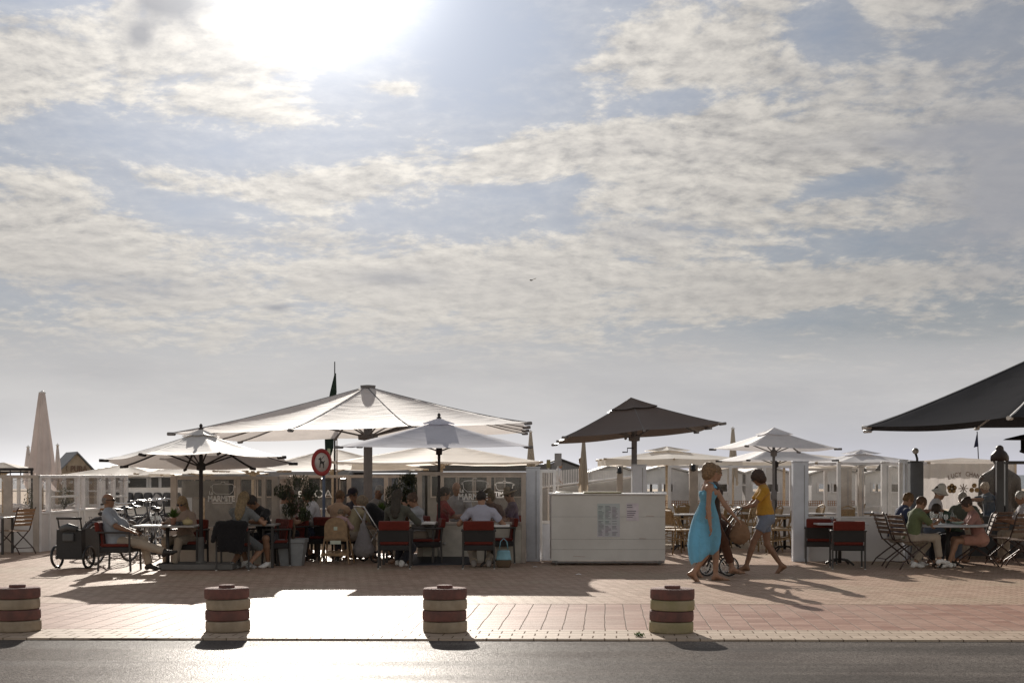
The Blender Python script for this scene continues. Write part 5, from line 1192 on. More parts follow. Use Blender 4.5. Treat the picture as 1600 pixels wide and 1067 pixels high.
for j, (px, n, m_) in enumerate([(1487, 5, m_gold), (1505, 8, m_brown), (1522, 3, m_gold)]):
    e = MB(); cx_ = A(px, dE).x-A(1440, dE).x; cz = Zy(763, dE)
    for q in range(n):
        a = 2*math.pi*q/n+math.pi/2; r = .055 if n != 5 else .05
        if n == 8: e.box((cx_+math.cos(a)*r*.9, -.012, cz+math.sin(a)*r*.9), (.085, .003, .016), rot=Matrix.Rotation(-a, 4, 'Y'))
        else: e.lathe([(.001, -.002), (.045, -.002), (.045, .002), (.001, .002)], 12, M=Matrix.Translation((cx_+math.cos(a)*r, -.012, cz+math.sin(a)*r)) @ Matrix.Rotation(R(90), 4, 'X'))
    e.build('emblem', m_, sE)
# left terrace screens
dA = 27.3; zA = Zy(742, dA)
m_lw = mat('weathered_white_panel', (.66, .64, .63), .65, var=.10, nscale=2.2, bump=.2, bscale=18)
screen('left terrace glass screen facing the road at the left edge', A(-60, dA), A(57, dA), zA, Zy(806, dA), [0, .33, (.62, .16), 1], m_bframe, m_lw, g_left, post=.11)
pA, pB = A(61, dA+.02), A(197, 32.6)
screen('long side of the left terrace screen receding behind the trailer', pA, pB, zA, Zy(804, dA), [0, .09, .40, .46, .66, .70, .83, 1], m_wframe, m_lw, g_left, post=.07, bars=((.09, .40, 1.05), (.66, 1, 1.0)))
screen('rear screen of the left terrace', A(-60, 34), A(190, 34), 1.48, .72, [k/14 for k in range(15)], m_wframe, m_lw, g_left, post=.07, bars=((0, 1, 1.1),))
t = thing('string_lights', 'string of bulbs hanging inside the left glass terrace', 'string lights', A(60, 29.5))
pts = []; dx0 = A(5, 29.5).x-A(60, 29.5).x
for k in range(41): pts.append((dx0+k*.062, k*.02, 1.42-.055*abs(math.sin(math.pi*k/5))))
MB().tube(pts, .005, 4).build('cable', m_blackp, t)
for k in range(0, 41, 3): MB().ball((pts[k][0], pts[k][1], pts[k][2]-.045), .028, n=8).build('bulb', m_gl, t)

m_rat_old = m_rat; m_rat = m_wframe
wc = rattan_chair('white cafe chair inside the left terrace, leftmost', A(26, 29.5), 30, group='white chairs inside the left terrace')
for lb, x, d, f in [('white cafe chair inside the left terrace, second from the left', 38, 29.8, -20), ('white cafe chair inside the left terrace behind the trailer handle', 100, 30.5, 60), ('white cafe chair inside the left terrace, furthest right', 150, 31.5, 100)]: dup(wc, A(x, d), R(f), lb)
m_rat = m_rat_old
for lb, x, d in [('orange-brown table inside the left terrace near the corner post', 46, 29.2), ('dark wooden table inside the left terrace behind the trailer', 92, 29.6), ('red-brown table at the far end of the left terrace', 138, 31)]: table_mb(lb, A(x, d), .9, .6, .76, 'legs', mt=mat('orange_wood', (.32, .15, .06), .5), group='tables inside the left terrace')
def bush(label, loc, r, h, seed, n=700, m_=None):
    tree('bush', label, loc, h, [((0, 0, h*.72), (r, r, h*.25)), ((r*.4, 0, h*.55), (r*.7, r*.7, h*.2))], n, .035, h*.5, 'round', m_ or m_olive, seed, pw=.14, ph=.3)
bush('dark round bush inside the left terrace beside the corner', A(50, 29.8), .17, 1.28, 11); bush('dark round bush inside the left terrace behind the trailer handle', A(103, 30.4), .17, 1.3, 12)

# ================================================================== WHITE COUNTER ON WHEELS
dW = 23.25; a0, a1 = A(860, dW).x, A(1041, dW).x; cw = a1-a0
t = thing('counter', 'long white counter on wheels with two paper menus taped to its front', 'counter', ((a0+a1)/2, dW+.45, 0))
zb, zt = Zy(876, dW), Zy(773, dW)
m_cart = mat('white_laminate', (.63, .61, .58), .45, nscale=1.7, bump=.12, bscale=6, col2=(.54, .52, .49))
MB().box((0, 0, (zb+zt)/2), (cw-.03, .88, zt-zb-.002), bev=.006).build('cabinet', m_cart, t)
MB().box((0, 0, zt+.014), (cw+.03, .94, .028), bev=.008).build('countertop', m_wframe, t)
s_ = MB()
for z in (zt-.36, zt-.73, zt-.90): s_.box((0, -.4405, z), (cw-.035, .004, .006))
s_.build('board_joint', mat('joint_grey', (.33, .32, .31), .6), t)
MB().box((0, -.42, zb-.018), (cw-.05, .03, .03)).build('plinth', m_pole_grey, t)
for sx in (-1, 1):
    for sy in (-1, 1):
        w_ = MB(); w_.lathe([(.012, -.022), (.05, -.022), (.058, -.012), (.058, .012), (.05, .022), (.012, .022)], 18, M=Matrix.Translation((sx*(cw/2-.10), sy*.36, .058)) @ Matrix.Rotation(R(90), 4, 'Y')); w_.box((sx*(cw/2-.10), sy*.36, .10), (.07, .05, .045)); w_.build('wheel', mat('grey_rubber', (.28, .27, .26), .7), t)
def paper(px0, px1, py0, py1, cols, rows, seed, m_):
    rnd = random.Random(seed); x0, x1 = A(px0, dW).x-t.location.x, A(px1, dW).x-t.location.x; z1, z0 = Zy(py0, dW), Zy(py1, dW)
    p = MB().box(((x0+x1)/2, -.4445, (z0+z1)/2), (x1-x0, .003, z1-z0)).build('menu_sheet', m_, t)
    ink = MB(); cwid = (x1-x0)*.92/cols
    for c in range(cols):
        for r in range(rows):
            if rnd.random() < .12: continue
            w = cwid*.85*rnd.uniform(.5, 1); xx = x0+(x1-x0)*.04+c*cwid+w/2; zz = z1-(z1-z0)*(.06+.9*(r+.5)/rows)
            ink.box((xx, -.4468, zz), (w, .0015, (z1-z0)/rows*.38))
    ink.build('print', mat('menu_ink', (.20, .15, .19), .7, col2=(.16, .20, .20), nscale=5), p)
paper(933.5, 968.5, 786.5, 838.5, 3, 24, 3, mat('menu_paper', (.52, .48, .53), .6, col2=(.45, .50, .49), nscale=2.5)); paper(979, 998, 786, 813, 1, 8, 4, mat('small_paper', (.60, .54, .58), .6))
sc = MB()
for (px_, py_, w_) in [(1016, 806, .14), (1004, 841, .11), (884, 858, .10), (905, 869, .2)]: sc.box((A(px_, dW).x-t.location.x, -.4408, Zy(py_, dW)), (w_, .003, .007), rot=Matrix.Rotation(R(3), 4, 'Y'))
sc.build('scuff', mat('rusty_scuff', (.42, .30, .26), .7, nscale=30), t)
tr = MB().box((0, 0, .012), (.62, .30, .024), bev=.006).build('tray', mat('olive_tray', (.30, .28, .16), .5), None, A(941, dW+.1)+Vector((0, .0, zt+.028))); tag(tr, 'flat olive tray lying on the white counter', 'tray')
o = MB().lathe([(.13, 0), (.16, .012), (.15, .02), (.02, .024)], 20).build('plate', mat('pale_plate', (.55, .52, .42), .4), None, A(882, dW+.35)+Vector((0, 0, zt+.028))); tag(o, 'pale round dish lying on the left end of the white counter', 'dish')
o = MB().box((0, 0, .01), (.2, .14, .02), bev=.004).build('folded_cloth', m_wframe, None, A(1032, dW+.3)+Vector((0, 0, zt+.028))); tag(o, 'folded white cloth on the right end of the white counter', 'cloth')

# ================================================================== THE WALKERS
dwm = 19.85
c_navy = cloth('dark_brown_top', (.05, .035, .03), .05)
lw = A(1104, dwm)
ww, J = person('woman in a turquoise strap dress walking right with her arm hanging down', lw, -90, H=1.66, pel=.90, back=0, lean=(3, 0), hp=(2, 0), sk=0, sex='f',
    hands=((-.24, .02, .77), (.24, .02, .74)), elbow=((-.2, -1, 0), (.2, -1, 0)), feet=((-.08, .14, .075), (.10, -.20, .12)), knee=((-.05, 1, .1), (.05, 1, .1)), toes=(0, (0, .80, -.6)),
    hair='bob', hc=(.20, .125, .065), h=.009, shoes=m_sandal)
def dress(par, J, m):
    k = J['k']; up, fw, rt = J['up'], J['fw'], J['rt']; P, Ch, Wst = J['P'], J['Ch'], J['Wst']
    mb = MB(); N = 72
    rings = [  # centre y, z, radius x, radius y, fold amount
        (.015, Ch.z+.055, .118, .098, 0), (.02, Ch.z+.0, .142, .128, .0), (.02, Ch.z-.06, .138, .128, .0), (.015, Ch.z-.12, .118, .104, .0), (.01, Ch.z-.15, .113, .100, .006), (.0, P.z+.12, .135, .130, .010), (-.01, P.z+.02, .170, .170, .012),
        (-.02, P.z-.10, .190, .20, .015), (-.03, P.z-.25, .200, .225, .018), (-.04, P.z-.40, .205, .225, .020), (-.045, P.z-.52, .195, .205, .022), (-.06, P.z-.59, .175, .175, .024), (-.06, P.z-.62, .165, .155, .024)]
    vs_ = []; fs = []
    import math as _m
    for j, (cy, z, rx, ry, fo) in enumerate(rings):
        for i in range(N):
            a = 2*_m.pi*i/N; f = 1+fo*2.6*_m.sin(a*6+j*.12)+fo*1.6*_m.sin(a*11-j*.15+_m.sin(a*2))
            hem = max(0, j-6)/6.0; zz = z+hem*hem*.17*(_m.sin(a)*.55+.25)+hem*.015*_m.sin(a*5)
            top_ = 0
            if j == 0: zz += -.05*max(0, -_m.sin(a))+.02*abs(_m.cos(a*1.0))*(1 if _m.sin(a) > -.2 else 0)
            vs_.append((rx*f*_m.cos(a), cy+ry*f*_m.sin(a), zz))
    for j in range(len(rings)-1):
        for i in range(N): l = (i+1) % N; fs.append((j*N+i, j*N+l, (j+1)*N+l, (j+1)*N+i))
    mb.add(vs_, fs, smooth=True)
    for s in (-1, 1): mb.tube([Ch+Vector((s*.075, .115, .05)), J['Nb']+Vector((s*.085, .055, .005)), J['Nb']+Vector((s*.09, 0, .012)), J['Nb']+Vector((s*.085, -.05, -.02)), Ch+Vector((s*.07, -.07, .03))], .009, 6)
    o = mb.build('dress', m, par); return o
m_turq = cloth('turquoise_cloth', (.27, .60, .80), .5)
dress(ww, J, m_turq)
person('woman with dark blonde hair and brown trousers walking hidden behind the turquoise dress', A(1112, 20.55), -86, H=1.64, pel=.89, lean=(3, 0), hp=(4, 0), sk=0, sex='f', hands=((-.18, .22, .86), (.20, .32, .86)), elbow=((-.3, -1, -.2), (.3, -1, -.2)),
    feet=((-.08, .34, .085), (.09, -.24, .12)), knee=((-.05, 1, .1), (.05, 1, .1)), toes=(0, (0, .85, -.55)), top=c_navy, sleeve=0, bottom=cloth('brown_trousers', (.11, .045, .025), .1), leg=.88, hair='short', hc=(.20, .13, .07), h=.010, shoes=m_sandal, strap=False)
# woman in yellow
loy = A(1196, 21.3)
wy, J2 = person('woman in a yellow T-shirt and denim shorts pushing the buggy to the left', loy, 90, H=1.58, pel=.86, lean=(5, 0), hp=(24, 0), sk=1, sex='f', hands=((-.13, .42, .985), (.13, .42, .985)), elbow=((-.4, -1, -.6), (.4, -1, -.6)),
    feet=((-.08, .32, .085), (.09, -.26, .12)), knee=((-.04, 1, .1), (.04, 1, .1)), toes=(0, (0, .85, -.55)), top=cloth('yellow_tee', (.62, .33, .045), .22), sleeve=.62, bottom=cloth('denim_shorts', (.20, .23, .30), .06), leg=.26, hair='bob', hc=(.055, .028, .018), glasses=True, h=.009, shoes=m_sandal, toplen=-.07)
# buggy
bl = A(1114, 20.95)
t = thing('buggy', 'baby buggy with a thin rimmed wheel pushed between the walking women', 'buggy', bl, R(90))
fb = MB()
for s in (-1, 1):
    fb.tube([(s*.20, -.40, 1.0), (s*.20, -.05, .55), (s*.20, .12, .14)], .012, 6); fb.tube([(s*.22, .10, .50), (s*.22, -.20, .15)], .012, 6); fb.tube([(s*.20, -.05, .55), (s*.20, .25, .55)], .010, 6)
fb.tube([(-.20, -.40, 1.0), (.20, -.40, 1.0)], .017, 8); fb.build('frame', m_frame, t)
for (x, y, r) in [(-.23, -.2, .14), (.23, -.2, .14), (-.2, .12, .11), (.2, .12, .11)]:
    M = Matrix.Translation((x, y, r+.012)) @ Matrix.Rotation(R(90), 4, 'Y'); w_ = MB().tube([(r*math.cos(a), r*math.sin(a), 0) for a in [2*math.pi*k/24 for k in range(24)]], .012, 6, M=M, closed=True); wo = w_.build('tyre', m_blackp, t)
    w2 = MB().tube([((r-.02)*math.cos(a), (r-.02)*math.sin(a), 0) for a in [2*math.pi*k/24 for k in range(24)]], .008, 6, M=M, closed=True)
    for k in range(8): a = math.pi*k/4; w2.tube([(0, 0, 0), ((r-.02)*math.cos(a), (r-.02)*math.sin(a), 0)], .003, 4, M=M)
    w2.build('rim', m_chrome, wo)
sdf_obj('seat', [cap((0, -.12, .62), (0, .05, .38), .16, .16, k=.05, flat=((1, 0, 0), 1.1)), cap((0, .05, .38), (0, .24, .40), .13, .10, k=.05), cap((0, -.16, .66), (0, .02, .80), .15, .10, k=.05)], cloth('dark_brown_cloth', (.05, .025, .018), .04), t, h=.014)
hb = sdf_obj('shoulder_bag', [cap((0, 0, .16), (0, 0, .13), .13, .155, k=.04, flat=((0, 1, 0), .55)), cap((0, 0, .27), (0, 0, .16), .07, .13, k=.04, flat=((0, 1, 0), .5))], mat('brown_felt', (.20, .115, .065), .9, bump=.6, bscale=90), None, h=.011, loc=A(1156, 20.6)+Vector((0, 0, .50)), noise=.004)
tag(hb, 'round brown cloth bag hanging from the buggy handle', 'bag')
MB().tube([(-.10, 0, .27), (-.05, 0, .40), (-.01, 0, .50), (.05, 0, .40), (.10, 0, .27)], .008, 5).build('strap', mat('brown_felt', (.20, .115, .065), .9), hb)

# ================================================================== TRAILER AND BICYCLES
t = thing('bike_trailer', 'black child trailer with push bar parked left of the bald man', 'trailer', A(113, 22.55), R(-14))
m_tent = mat('black_nylon', (.018, .018, .02), .6, bump=.5, bscale=30); m_tg = mat('grey_nylon', (.075, .08, .085), .6, bump=.5, bscale=30)
b = MB(); b.prism([(-.23, .16), (.23, .16), (.22, .62), (-.22, .62)], -.10, .02); b.build('rear_panel', m_tent, t)
bb = MB(); pr_ = [(-.02, .14), (.60, .17), (.66, .30), (.34, .62), (.02, .64)]
n = len(pr_); bb.add([(-.22, y, z) for y, z in pr_]+[(.22, y, z) for y, z in pr_], [list(range(n)), list(range(n, 2*n))]+[[i, (i+1) % n, (i+1) % n+n, i+n] for i in range(n)]); bb.build('cabin', m_tg, t)
MB().box((0, -.115, .50), (.20, .05, .13), bev=.02).build('pocket', m_tg, t)
fl = MB(); fl.tube([(-.14, -.09, .63), (0, -.12, .67), (.14, -.09, .63)], [.05, .055, .05], 8); fl.build('rolled_flap', m_tg, t)
fb = MB()
for s in (-1, 1): fb.tube([(s*.20, .05, .45), (s*.20, -.06, .66), (s*.20, -.10, .80)], .013, 6); fb.tube([(s*.23, -.1, .16), (s*.23, .60, .18)], .014, 6)
fb.tube([(-.22, -.10, .80), (.22, -.10, .80)], .021, 8); fb.tube([(-.25, .03, .16), (.25, .03, .16)], .014, 6); fb.build('push_bar', m_frame, t)
for s in (-1, 1):
    r = .165; M = Matrix.Translation((s*.285, .02, r+.012)) @ Matrix.Rotation(R(90+s*4), 4, 'Y')
    w_ = MB().tube([(r*math.cos(a), r*math.sin(a), 0) for a in [2*math.pi*k/28 for k in range(28)]], .022, 8, M=M, closed=True); wo = w_.build('tyre', m_blackp, t)
    w2 = MB().lathe([(.001, -.02), (.03, -.02), (.03, .02), (.001, .02)], 10, M=M)
    for k in range(12): a = math.pi*k/6; w2.tube([(0, 0, 0), (r*math.cos(a), r*math.sin(a), 0)], .003, 3, M=M)
    w2.build('rim', m_chrome, wo)
MB().box((-.285, -.145, .13), (.012, .008, .05)).build('reflector', mat('orange_reflector', (.7, .18, .03), .3), t)
def bicycle(label, loc, rz, mfr, group='bicycles parked behind the couple'):
    t = thing('bicycle', label, 'bicycle', loc, R(rz), group); r = .33
    for x in (-.53, .53):
        M = Matrix.Translation((x, 0, r+.02)) @ Matrix.Rotation(R(90), 4, 'X')
        w_ = MB().tube([(r*math.cos(a), r*math.sin(a), 0) for a in [2*math.pi*k/36 for k in range(36)]], .019, 7, M=M, closed=True); wo = w_.build('tyre', m_blackp, t)
        w2 = MB().tube([((r-.025)*math.cos(a), (r-.025)*math.sin(a), 0) for a in [2*math.pi*k/36 for k in range(36)]], .009, 5, M=M, closed=True); w2.lathe([(.001, -.04), (.02, -.04), (.02, .04), (.001, .04)], 8, M=M)
        for k in range(16): a = math.pi*k/8; w2.tube([(0, 0, 0), (r*.93*math.cos(a), r*.93*math.sin(a), 0)], .0022, 3, M=M)
        w2.build('rim', m_chrome, wo)
        fe = MB().tube([(x+(r+.03)*math.cos(a), 0, r+.02+(r+.03)*math.sin(a)) for a in [R(10+16*k) for k in range(11)]], .020, 5); fe.build('mudguard', mfr, t)
    bbk = (-.08, 0, .30); hd = (.38, 0, .80); st_ = (-.20, 0, .68)
    f = MB().tube([bbk, hd], .019, 7); f.tube([bbk, st_, (-.235, 0, .82)], .017, 7); f.tube([st_, (.36, 0, .72)], .015, 7)
    for s in (-1, 1): f.tube([bbk, (-.53, s*.05, .35)], .010, 5); f.tube([st_, (-.53, s*.05, .35)], .009, 5); f.tube([(.39, s*.03, .72), (.53, s*.05, .35)], .012, 5)
    f.tube([(.40, 0, .68), (.355, 0, .98)], .016, 7); f.build('frame', mfr, t)
    MB().tube([(.20, -.28, 1.0), (.30, -.24, 1.02), (.36, -.05, 1.0), (.36, .05, 1.0), (.30, .24, 1.02), (.20, .28, 1.0)], .013, 6).build('handlebar', m_chrome, t)
    g = MB()
    for s in (-1, 1): g.tube([(.20, s*.28, 1.0), (.11, s*.29, .99)], .018, 6)
    g.build('grips', m_blackp, t)
    sd = MB(); sd.tube([(-.36, 0, .85), (-.28, 0, .86), (-.18, 0, .855), (-.08, 0, .85)], [.06, .085, .045, .018], 8, flat=1.0); o = sd.build('saddle', m_blackp, t); o.scale = (1, 1, .5); o.location.z = .42
    c = MB().lathe([(.01, -.004), (.09, -.004), (.09, .004), (.01, .004)], 20, M=Matrix.Translation((-.08, .04, .30)) @ Matrix.Rotation(R(90), 4, 'X')); c.tube([(-.08, .06, .30), (0, .06, .16)], .009, 5); c.tube([(-.08, -.06, .30), (-.16, -.06, .44)], .009, 5); c.box((0, .10, .15), (.09, .09, .02)); c.box((-.16, -.1, .44), (.09, .09, .02)); c.build('crank', m_pole_dark, t)
    rk = MB()
    for s in (-1, 1): rk.tube([(-.30, s*.06, .72), (-.72, s*.06, .73), (-.56, s*.06, .40)], .007, 4)
    rk.build('rack', m_blackp, t); return t
m_bk = [mat('silver_bike_paint', (.12, .12, .13), .35, metal=.5), mat('black_bike_paint', (.03, .03, .035), .35), mat('white_bike_paint', (.35, .35, .36), .4), mat('red_bike_paint', (.22, .05, .04), .4)]
for lb, x, d, f, m_ in [('silver bicycle standing right behind the bald man\'s chair', 176, 23.7, 74, 0), ('silver bicycle second from the left in the bicycle row', 200, 26.0, 38, 0), ('black bicycle in the middle of the bicycle row', 216, 27.3, 28, 1),
                        ('white bicycle with its saddle towards the road', 240, 26.3, 115, 2), ('black bicycle leaning behind the white one', 228, 28.4, 35, 1), ('dark bicycle at the right end of the row beside the screen post', 256, 27.6, 60, 1)]:
    bicycle(lb, A(x, d), f, m_bk[m_])

# ================================================================== SIGN, FLAGS, LAMPS, HEATER, STATUE
dS = 25.6; r = .248; t = thing('road_sign', 'round red and white sign showing a dog on a lead above the middle screen', 'sign', A(503, dS))
M = Matrix.Translation((0, -.06, Zy(722, dS))) @ Matrix.Rotation(R(50), 4, 'Z') @ Matrix.Rotation(R(90), 4, 'X')
MB().lathe([(r*.68, .0), (r*.70, .012), (r*.98, .012), (r, .006), (r*.99, 0), (r*.68, -.0)], 48, M=M).build('red_ring', mat('sign_red', (.38, .035, .035), .4, var=.05), t)
MB().lathe([(.001, .008), (r*.70, .008), (r*.70, .0), (.001, 0)], 48, M=M).build('white_disc', mat('sign_white', (.66, .64, .62), .4, var=.05), t)
dg = [(-.055, .075), (-.085, .06), (-.075, .045), (-.045, .045), (-.045, .01), (-.05, -.03), (-.055, -.10), (-.04, -.10), (-.03, -.035), (-.01, -.02), (.02, -.03), (.035, -.06), (.03, -.105), (.045, -.105), (.055, -.06), (.05, -.02), (.055, .0), (.075, .02), (.07, .03), (.045, .015), (.0, .02), (-.015, .035), (-.02, .06), (-.035, .095), (-.045, .08)]
dgm = MB(); n = len(dg); dgm.add([(x, y, .014) for x, y in dg]+[(x, y, .009) for x, y in dg], [list(range(n)), list(reversed(range(n, 2*n)))]+[[i, i+n, (i+1) % n+n, (i+1) % n] for i in range(n)], M); dgm.tube([(-.02, .05, .016), (.045, .11, .016)], .005, 4, M=M); dgm.build('dog_silhouette', m_blackp, t)
MB().lathe([(.028, 0), (.028, Zy(722, dS)+.2), (.005, Zy(722, dS)+.21)], 10, c=(.03, .03, 0)).build('pole', mat('blue_grey_pole', (.10, .13, .20), .5), t)
b = MB().tube([(0, 0, .001), (0, 0, 2.6), (0, 0, 3.95)], [.022, .018, .010], 8).build('slim_mast', mat('bare_mast', (.33, .25, .20), .5), None, A(526.5, 31)); b.location.z = 0; tag(b, 'thin mast standing right of the road sign', 'mast'); b.scale.z = .60
t = thing('beach_flag', 'tall feather flag on a mast rising behind the big parasol', 'flag', A(523, 33))
def zf(y): return Zy(y, 33)
MB().tube([(0, 0, 0), (0, 0, 2.5), (0, 0, zf(565))], [.03, .022, .012], 8).build('mast', m_pole_dark, t)
px2 = lambda x: (x-523)*33/F
o = MB(); o.add([(px2(a), -.02, zf(b_)) for a, b_ in [(523, 583), (524, 612), (520, 650), (519, 700), (513, 719), (508, 706), (507, 660), (516, 612)]]+[(px2(a)+.03, .012, zf(b_)) for a, b_ in [(523, 583), (524, 612), (520, 650), (519, 700), (513, 719), (508, 706), (507, 660), (516, 612)]], [list(range(8)), list(reversed(range(8, 16)))]+[[i, (i+1) % 8, (i+1) % 8+8, i+8] for i in range(8)]); o.build('cloth', cloth('dark_green_flag', (.018, .035, .025), .12), t)
MB().box((px2(514), -.03, zf(708)), (.07, .012, .22)).build('pale_patch', cloth('pale_flag_patch', (.55, .62, .45), .3), t)
t = thing('pennant', 'small dark pennant on a thin stick above the statue', 'flag', A(1530, 34))
MB().tube([(0, 0, 0), (0, 0, 1.5), (-.05, 0, Zy(674, 34))], .012, 6).build('stick', m_pole_dark, t)
o = MB(); o.prism([(-.05, Zy(675, 34)), (-.02, Zy(697, 34)), (-.13, Zy(699, 34))], -.01, .01); o.build('cloth', cloth('navy_flag', (.02, .025, .06), .2), t)
t = thing('globe_lamp', 'round globe lamp on a black stem above the dark slate post', 'lamp', A(1430.5, 25.6))
MB().tube([(.03, 0, 0), (.03, 0, Zy(716, 25.6)), (.0, 0, Zy(708, 25.6))], .022, 8).build('stem', m_blackp, t); MB().ball((0, 0, Zy(704.5, 25.6)), .058, n=16).build('globe', mat('milky_globe', (.35, .33, .30), .3), t)
dH = 25.2; zh = Zy(686, dH); t = thing('patio_heater', 'mushroom patio heater cut by the right edge of the photo', 'heater', A(1604, dH))
MB().lathe([(.02, zh+.09), (.10, zh+.075), (.36, zh+.01), (.40, zh-.01), (.36, zh), (.10, zh+.055), (.02, zh+.07)], 30).build('reflector', m_pole_dark, t)
MB().lathe([(.10, zh-.02), (.10, zh-.19), (.12, zh-.20), (.12, zh-.23), (.04, zh-.26), (.03, zh-.28)], 20).build('burner', m_blackp, t); MB().lathe([(.035, .4), (.035, zh-.27)], 12).build('pole', m_pole_grey, t); MB().lathe([(.22, 0), (.22, .40), (.18, .45), (.05, .47)], 24).build('base', m_pole_grey, t)
# statue of a seated figure, back turned
dU = 28.2; m_bz = mat('dark_bronze', (.035, .022, .017), .5, bump=.4, bscale=60, metal=.2)
z = lambda y: Zy(y, dU)
t = sdf_obj('statue', [ell((0, 0, z(714)), (.165, .17, .155), k=.02), ell((0, .0, z(701)), (.08, .08, .075), k=.012), ell((-.165, 0, z(716)), (.022, .035, .075), k=.01), ell((.165, 0, z(716)), (.022, .035, .075), k=.01),
    cap((0, 0, z(718)), (0, 0, z(733)), .09, .11, k=.03), cap((-.24, 0, z(748)), (.24, 0, z(748)), .13, k=.04), cap((0, 0, z(750)), (0, 0, z(800)), .28, .25, flat=((0, 1, 0), .7), k=.08),
    cap((-.32, 0, z(750)), (-.36, -.02, z(785)), .10, .085, k=.05), cap((-.36, -.02, z(785)), (-.12, .25, z(808)), .08, .06, k=.05), cap((.32, 0, z(750)), (.36, -.02, z(785)), .10, .085, k=.05), cap((.36, -.02, z(785)), (.12, .25, z(808)), .08, .06, k=.05),
    cap((-.45, .10, .55), (.45, .10, .55), .17, k=.08), cap((0, 0, z(800)), (0, 0, .55), .26, .28, k=.08)], m_bz, None, h=.018, loc=A(1562, dU), noise=.002)
tag(t, 'dark seated statue with a topknot seen from behind on the right', 'statue')
o = MB().box((0, 0, .20), (1.1, .9, .40), bev=.02); o.box((0, 0, .425), (1.2, 1.0, .05), bev=.015); o = o.build('statue_plinth', m_slate, None, A(1562, dU)+Vector((0, .03, 0))); tag(o, 'dark plinth under the seated statue', 'plinth')

# ================================================================== CLOSED PARASOLS
def closed(label, x, d, ytop, ybot, w, m_, seed=0, pole_to=0.):
    rnd = random.Random(seed); t = thing('closed_parasol', label, 'parasol', A(x, d), R(seed*31), 'closed parasols'); z1, z0 = Zy(ytop, d), Zy(ybot, d); mb = MB(); N = 48; K = 14; vs_ = []; fs = []; ph = [rnd.uniform(0, 6) for _ in range(3)]
    H_ = z1-z0; rw = w*d/F/2
    for j in range(K+1):
        u = j/K; r0 = rw*(.26+.66*min(1, u*1.05)**.9)*(1-.18*max(0, u-.75)*2)
        for i in range(N):
            a = 2*math.pi*i/N; f = 1+.34*u**.7*math.sin(6*a+ph[0]+1.5*u)+.09*math.sin(3*a+ph[1]+2*u)
            zz = z1-.03-u*H_+(.11*H_*u**5*math.sin(3*a+ph[2])) 
            vs_.append((r0*f*math.cos(a), r0*f*math.sin(a), zz))
    for j in range(K):
        for i in range(N): l = (i+1) % N; fs.append((j*N+i, j*N+l, (j+1)*N+l, (j+1)*N+i))
    mb.add(vs_, fs, smooth=True); mb.build('folded_canopy', m_, t)
    MB().lathe([(.03, pole_to), (.03, z1-.04)], 10).build('pole', m_wood_pole, t); MB().lathe([(rw*.18+.02, z1-.035), (rw*.20+.03, z1-.02), (rw*.1, z1+.01), (.01, z1+.03)], 14).build('cap', m_wframe, t); return t
c_clo = canvas('rosy_canvas', (.70, .65, .64), .38); c_clo2 = canvas('sand_canvas', (.50, .45, .38), .30)
closed('tall rosy closed parasol over the left terrace', 66, 31.0, 612, 750, 38, c_clo, 1); closed('half hidden closed parasol left behind the tall rosy one', 44, 35, 697, 755, 14, c_clo, 2); closed('small closed parasol right behind the tall rosy one', 90, 37, 694, 750, 11, c_clo, 3)
closed('grey closed parasol at the right tip of the big white parasol', 829, 33, 673, 745, 14, c_clo2, 4); closed('closed parasol below the left tip of the taupe parasol', 912, 31, 680, 762, 14, c_clo2, 5); closed('closed parasol left of the white parasols with its tip showing', 1145, 33, 668, 748, 16, c_clo2, 6)

# ================================================================== FAR SIDE OF THE TERRACES
m_hutw = mat('hut_white', (.70, .69, .68), .7, var=.1, nscale=2); m_hutg = mat('hut_grey', (.26, .26, .27), .7); m_tan = mat('tan_boards', (.40, .32, .24), .7, var=.15); m_dwin = mat('dark_window', (.03, .032, .035), .25)
m_tile = mat('grey_tiles', (.16, .16, .17), .6, var=.3, nscale=5); m_roofw = mat('pale_roof', (.62, .60, .58), .6); m_bluew = mat('blue_grey_glazing', (.17, .20, .25), .25, var=.2, nscale=2)
# rattan wall and lattice behind the walking women
dF = 31.5
screen('low wall and glass along the back of the middle terrace', A(1046, dF), A(1236, dF), Zy(727, dF), Zy(794, dF), [0, .5, .78, 1], m_wframe, m_lw, g_left, post=.07)
screen('low wall and glass along the back of the right terrace', A(1240, dF), A(1440, dF), Zy(731, dF), Zy(794, dF), [0, .25, .5, .75, 1], m_wframe, m_lw, g_left, post=.07)
t = thing('lattice', 'orange-brown lattice strip on the wall behind the walking women', 'lattice', A(1150, 32.2)); b = MB(); w = 5.4
for k in range(110): b.box((-w/2+k*w/109, 0, Zy(786, 32.2)), (.014, .02, .11))
for z_ in (-.055, 0, .055): b.box((0, .012, Zy(786, 32.2)+z_), (w, .012, .012))
b.build('slats', mat('orange_lattice', (.34, .17, .08), .7), t); MB().box((0, .02, .34), (w, .03, .68)).build('board', m_lw, t)
post_thing('beige terrace post with a black lamp right of the counter', 964, 973, 729, 30.5, m_bframe, dep=.12, ins=False); post_thing('beige post left of the woman in the turquoise dress', 1077, 1090, 728, 29.8, m_bframe, dep=.16, ins=False)
for lb, x, y, d in [('black lamp on the beige terrace post right of the counter', 968, 738, 30.35), ('black lamp on the beige post beside the turquoise dress', 1083.5, 734, 29.65)]:
    o = MB().lathe([(.03, .12), (.045, .10), (.05, .02), (.07, 0), (.02, -.03)], 12).build('wall_lamp', m_blackp, None, A(x, d, y)); tag(o, lb, 'lamp')
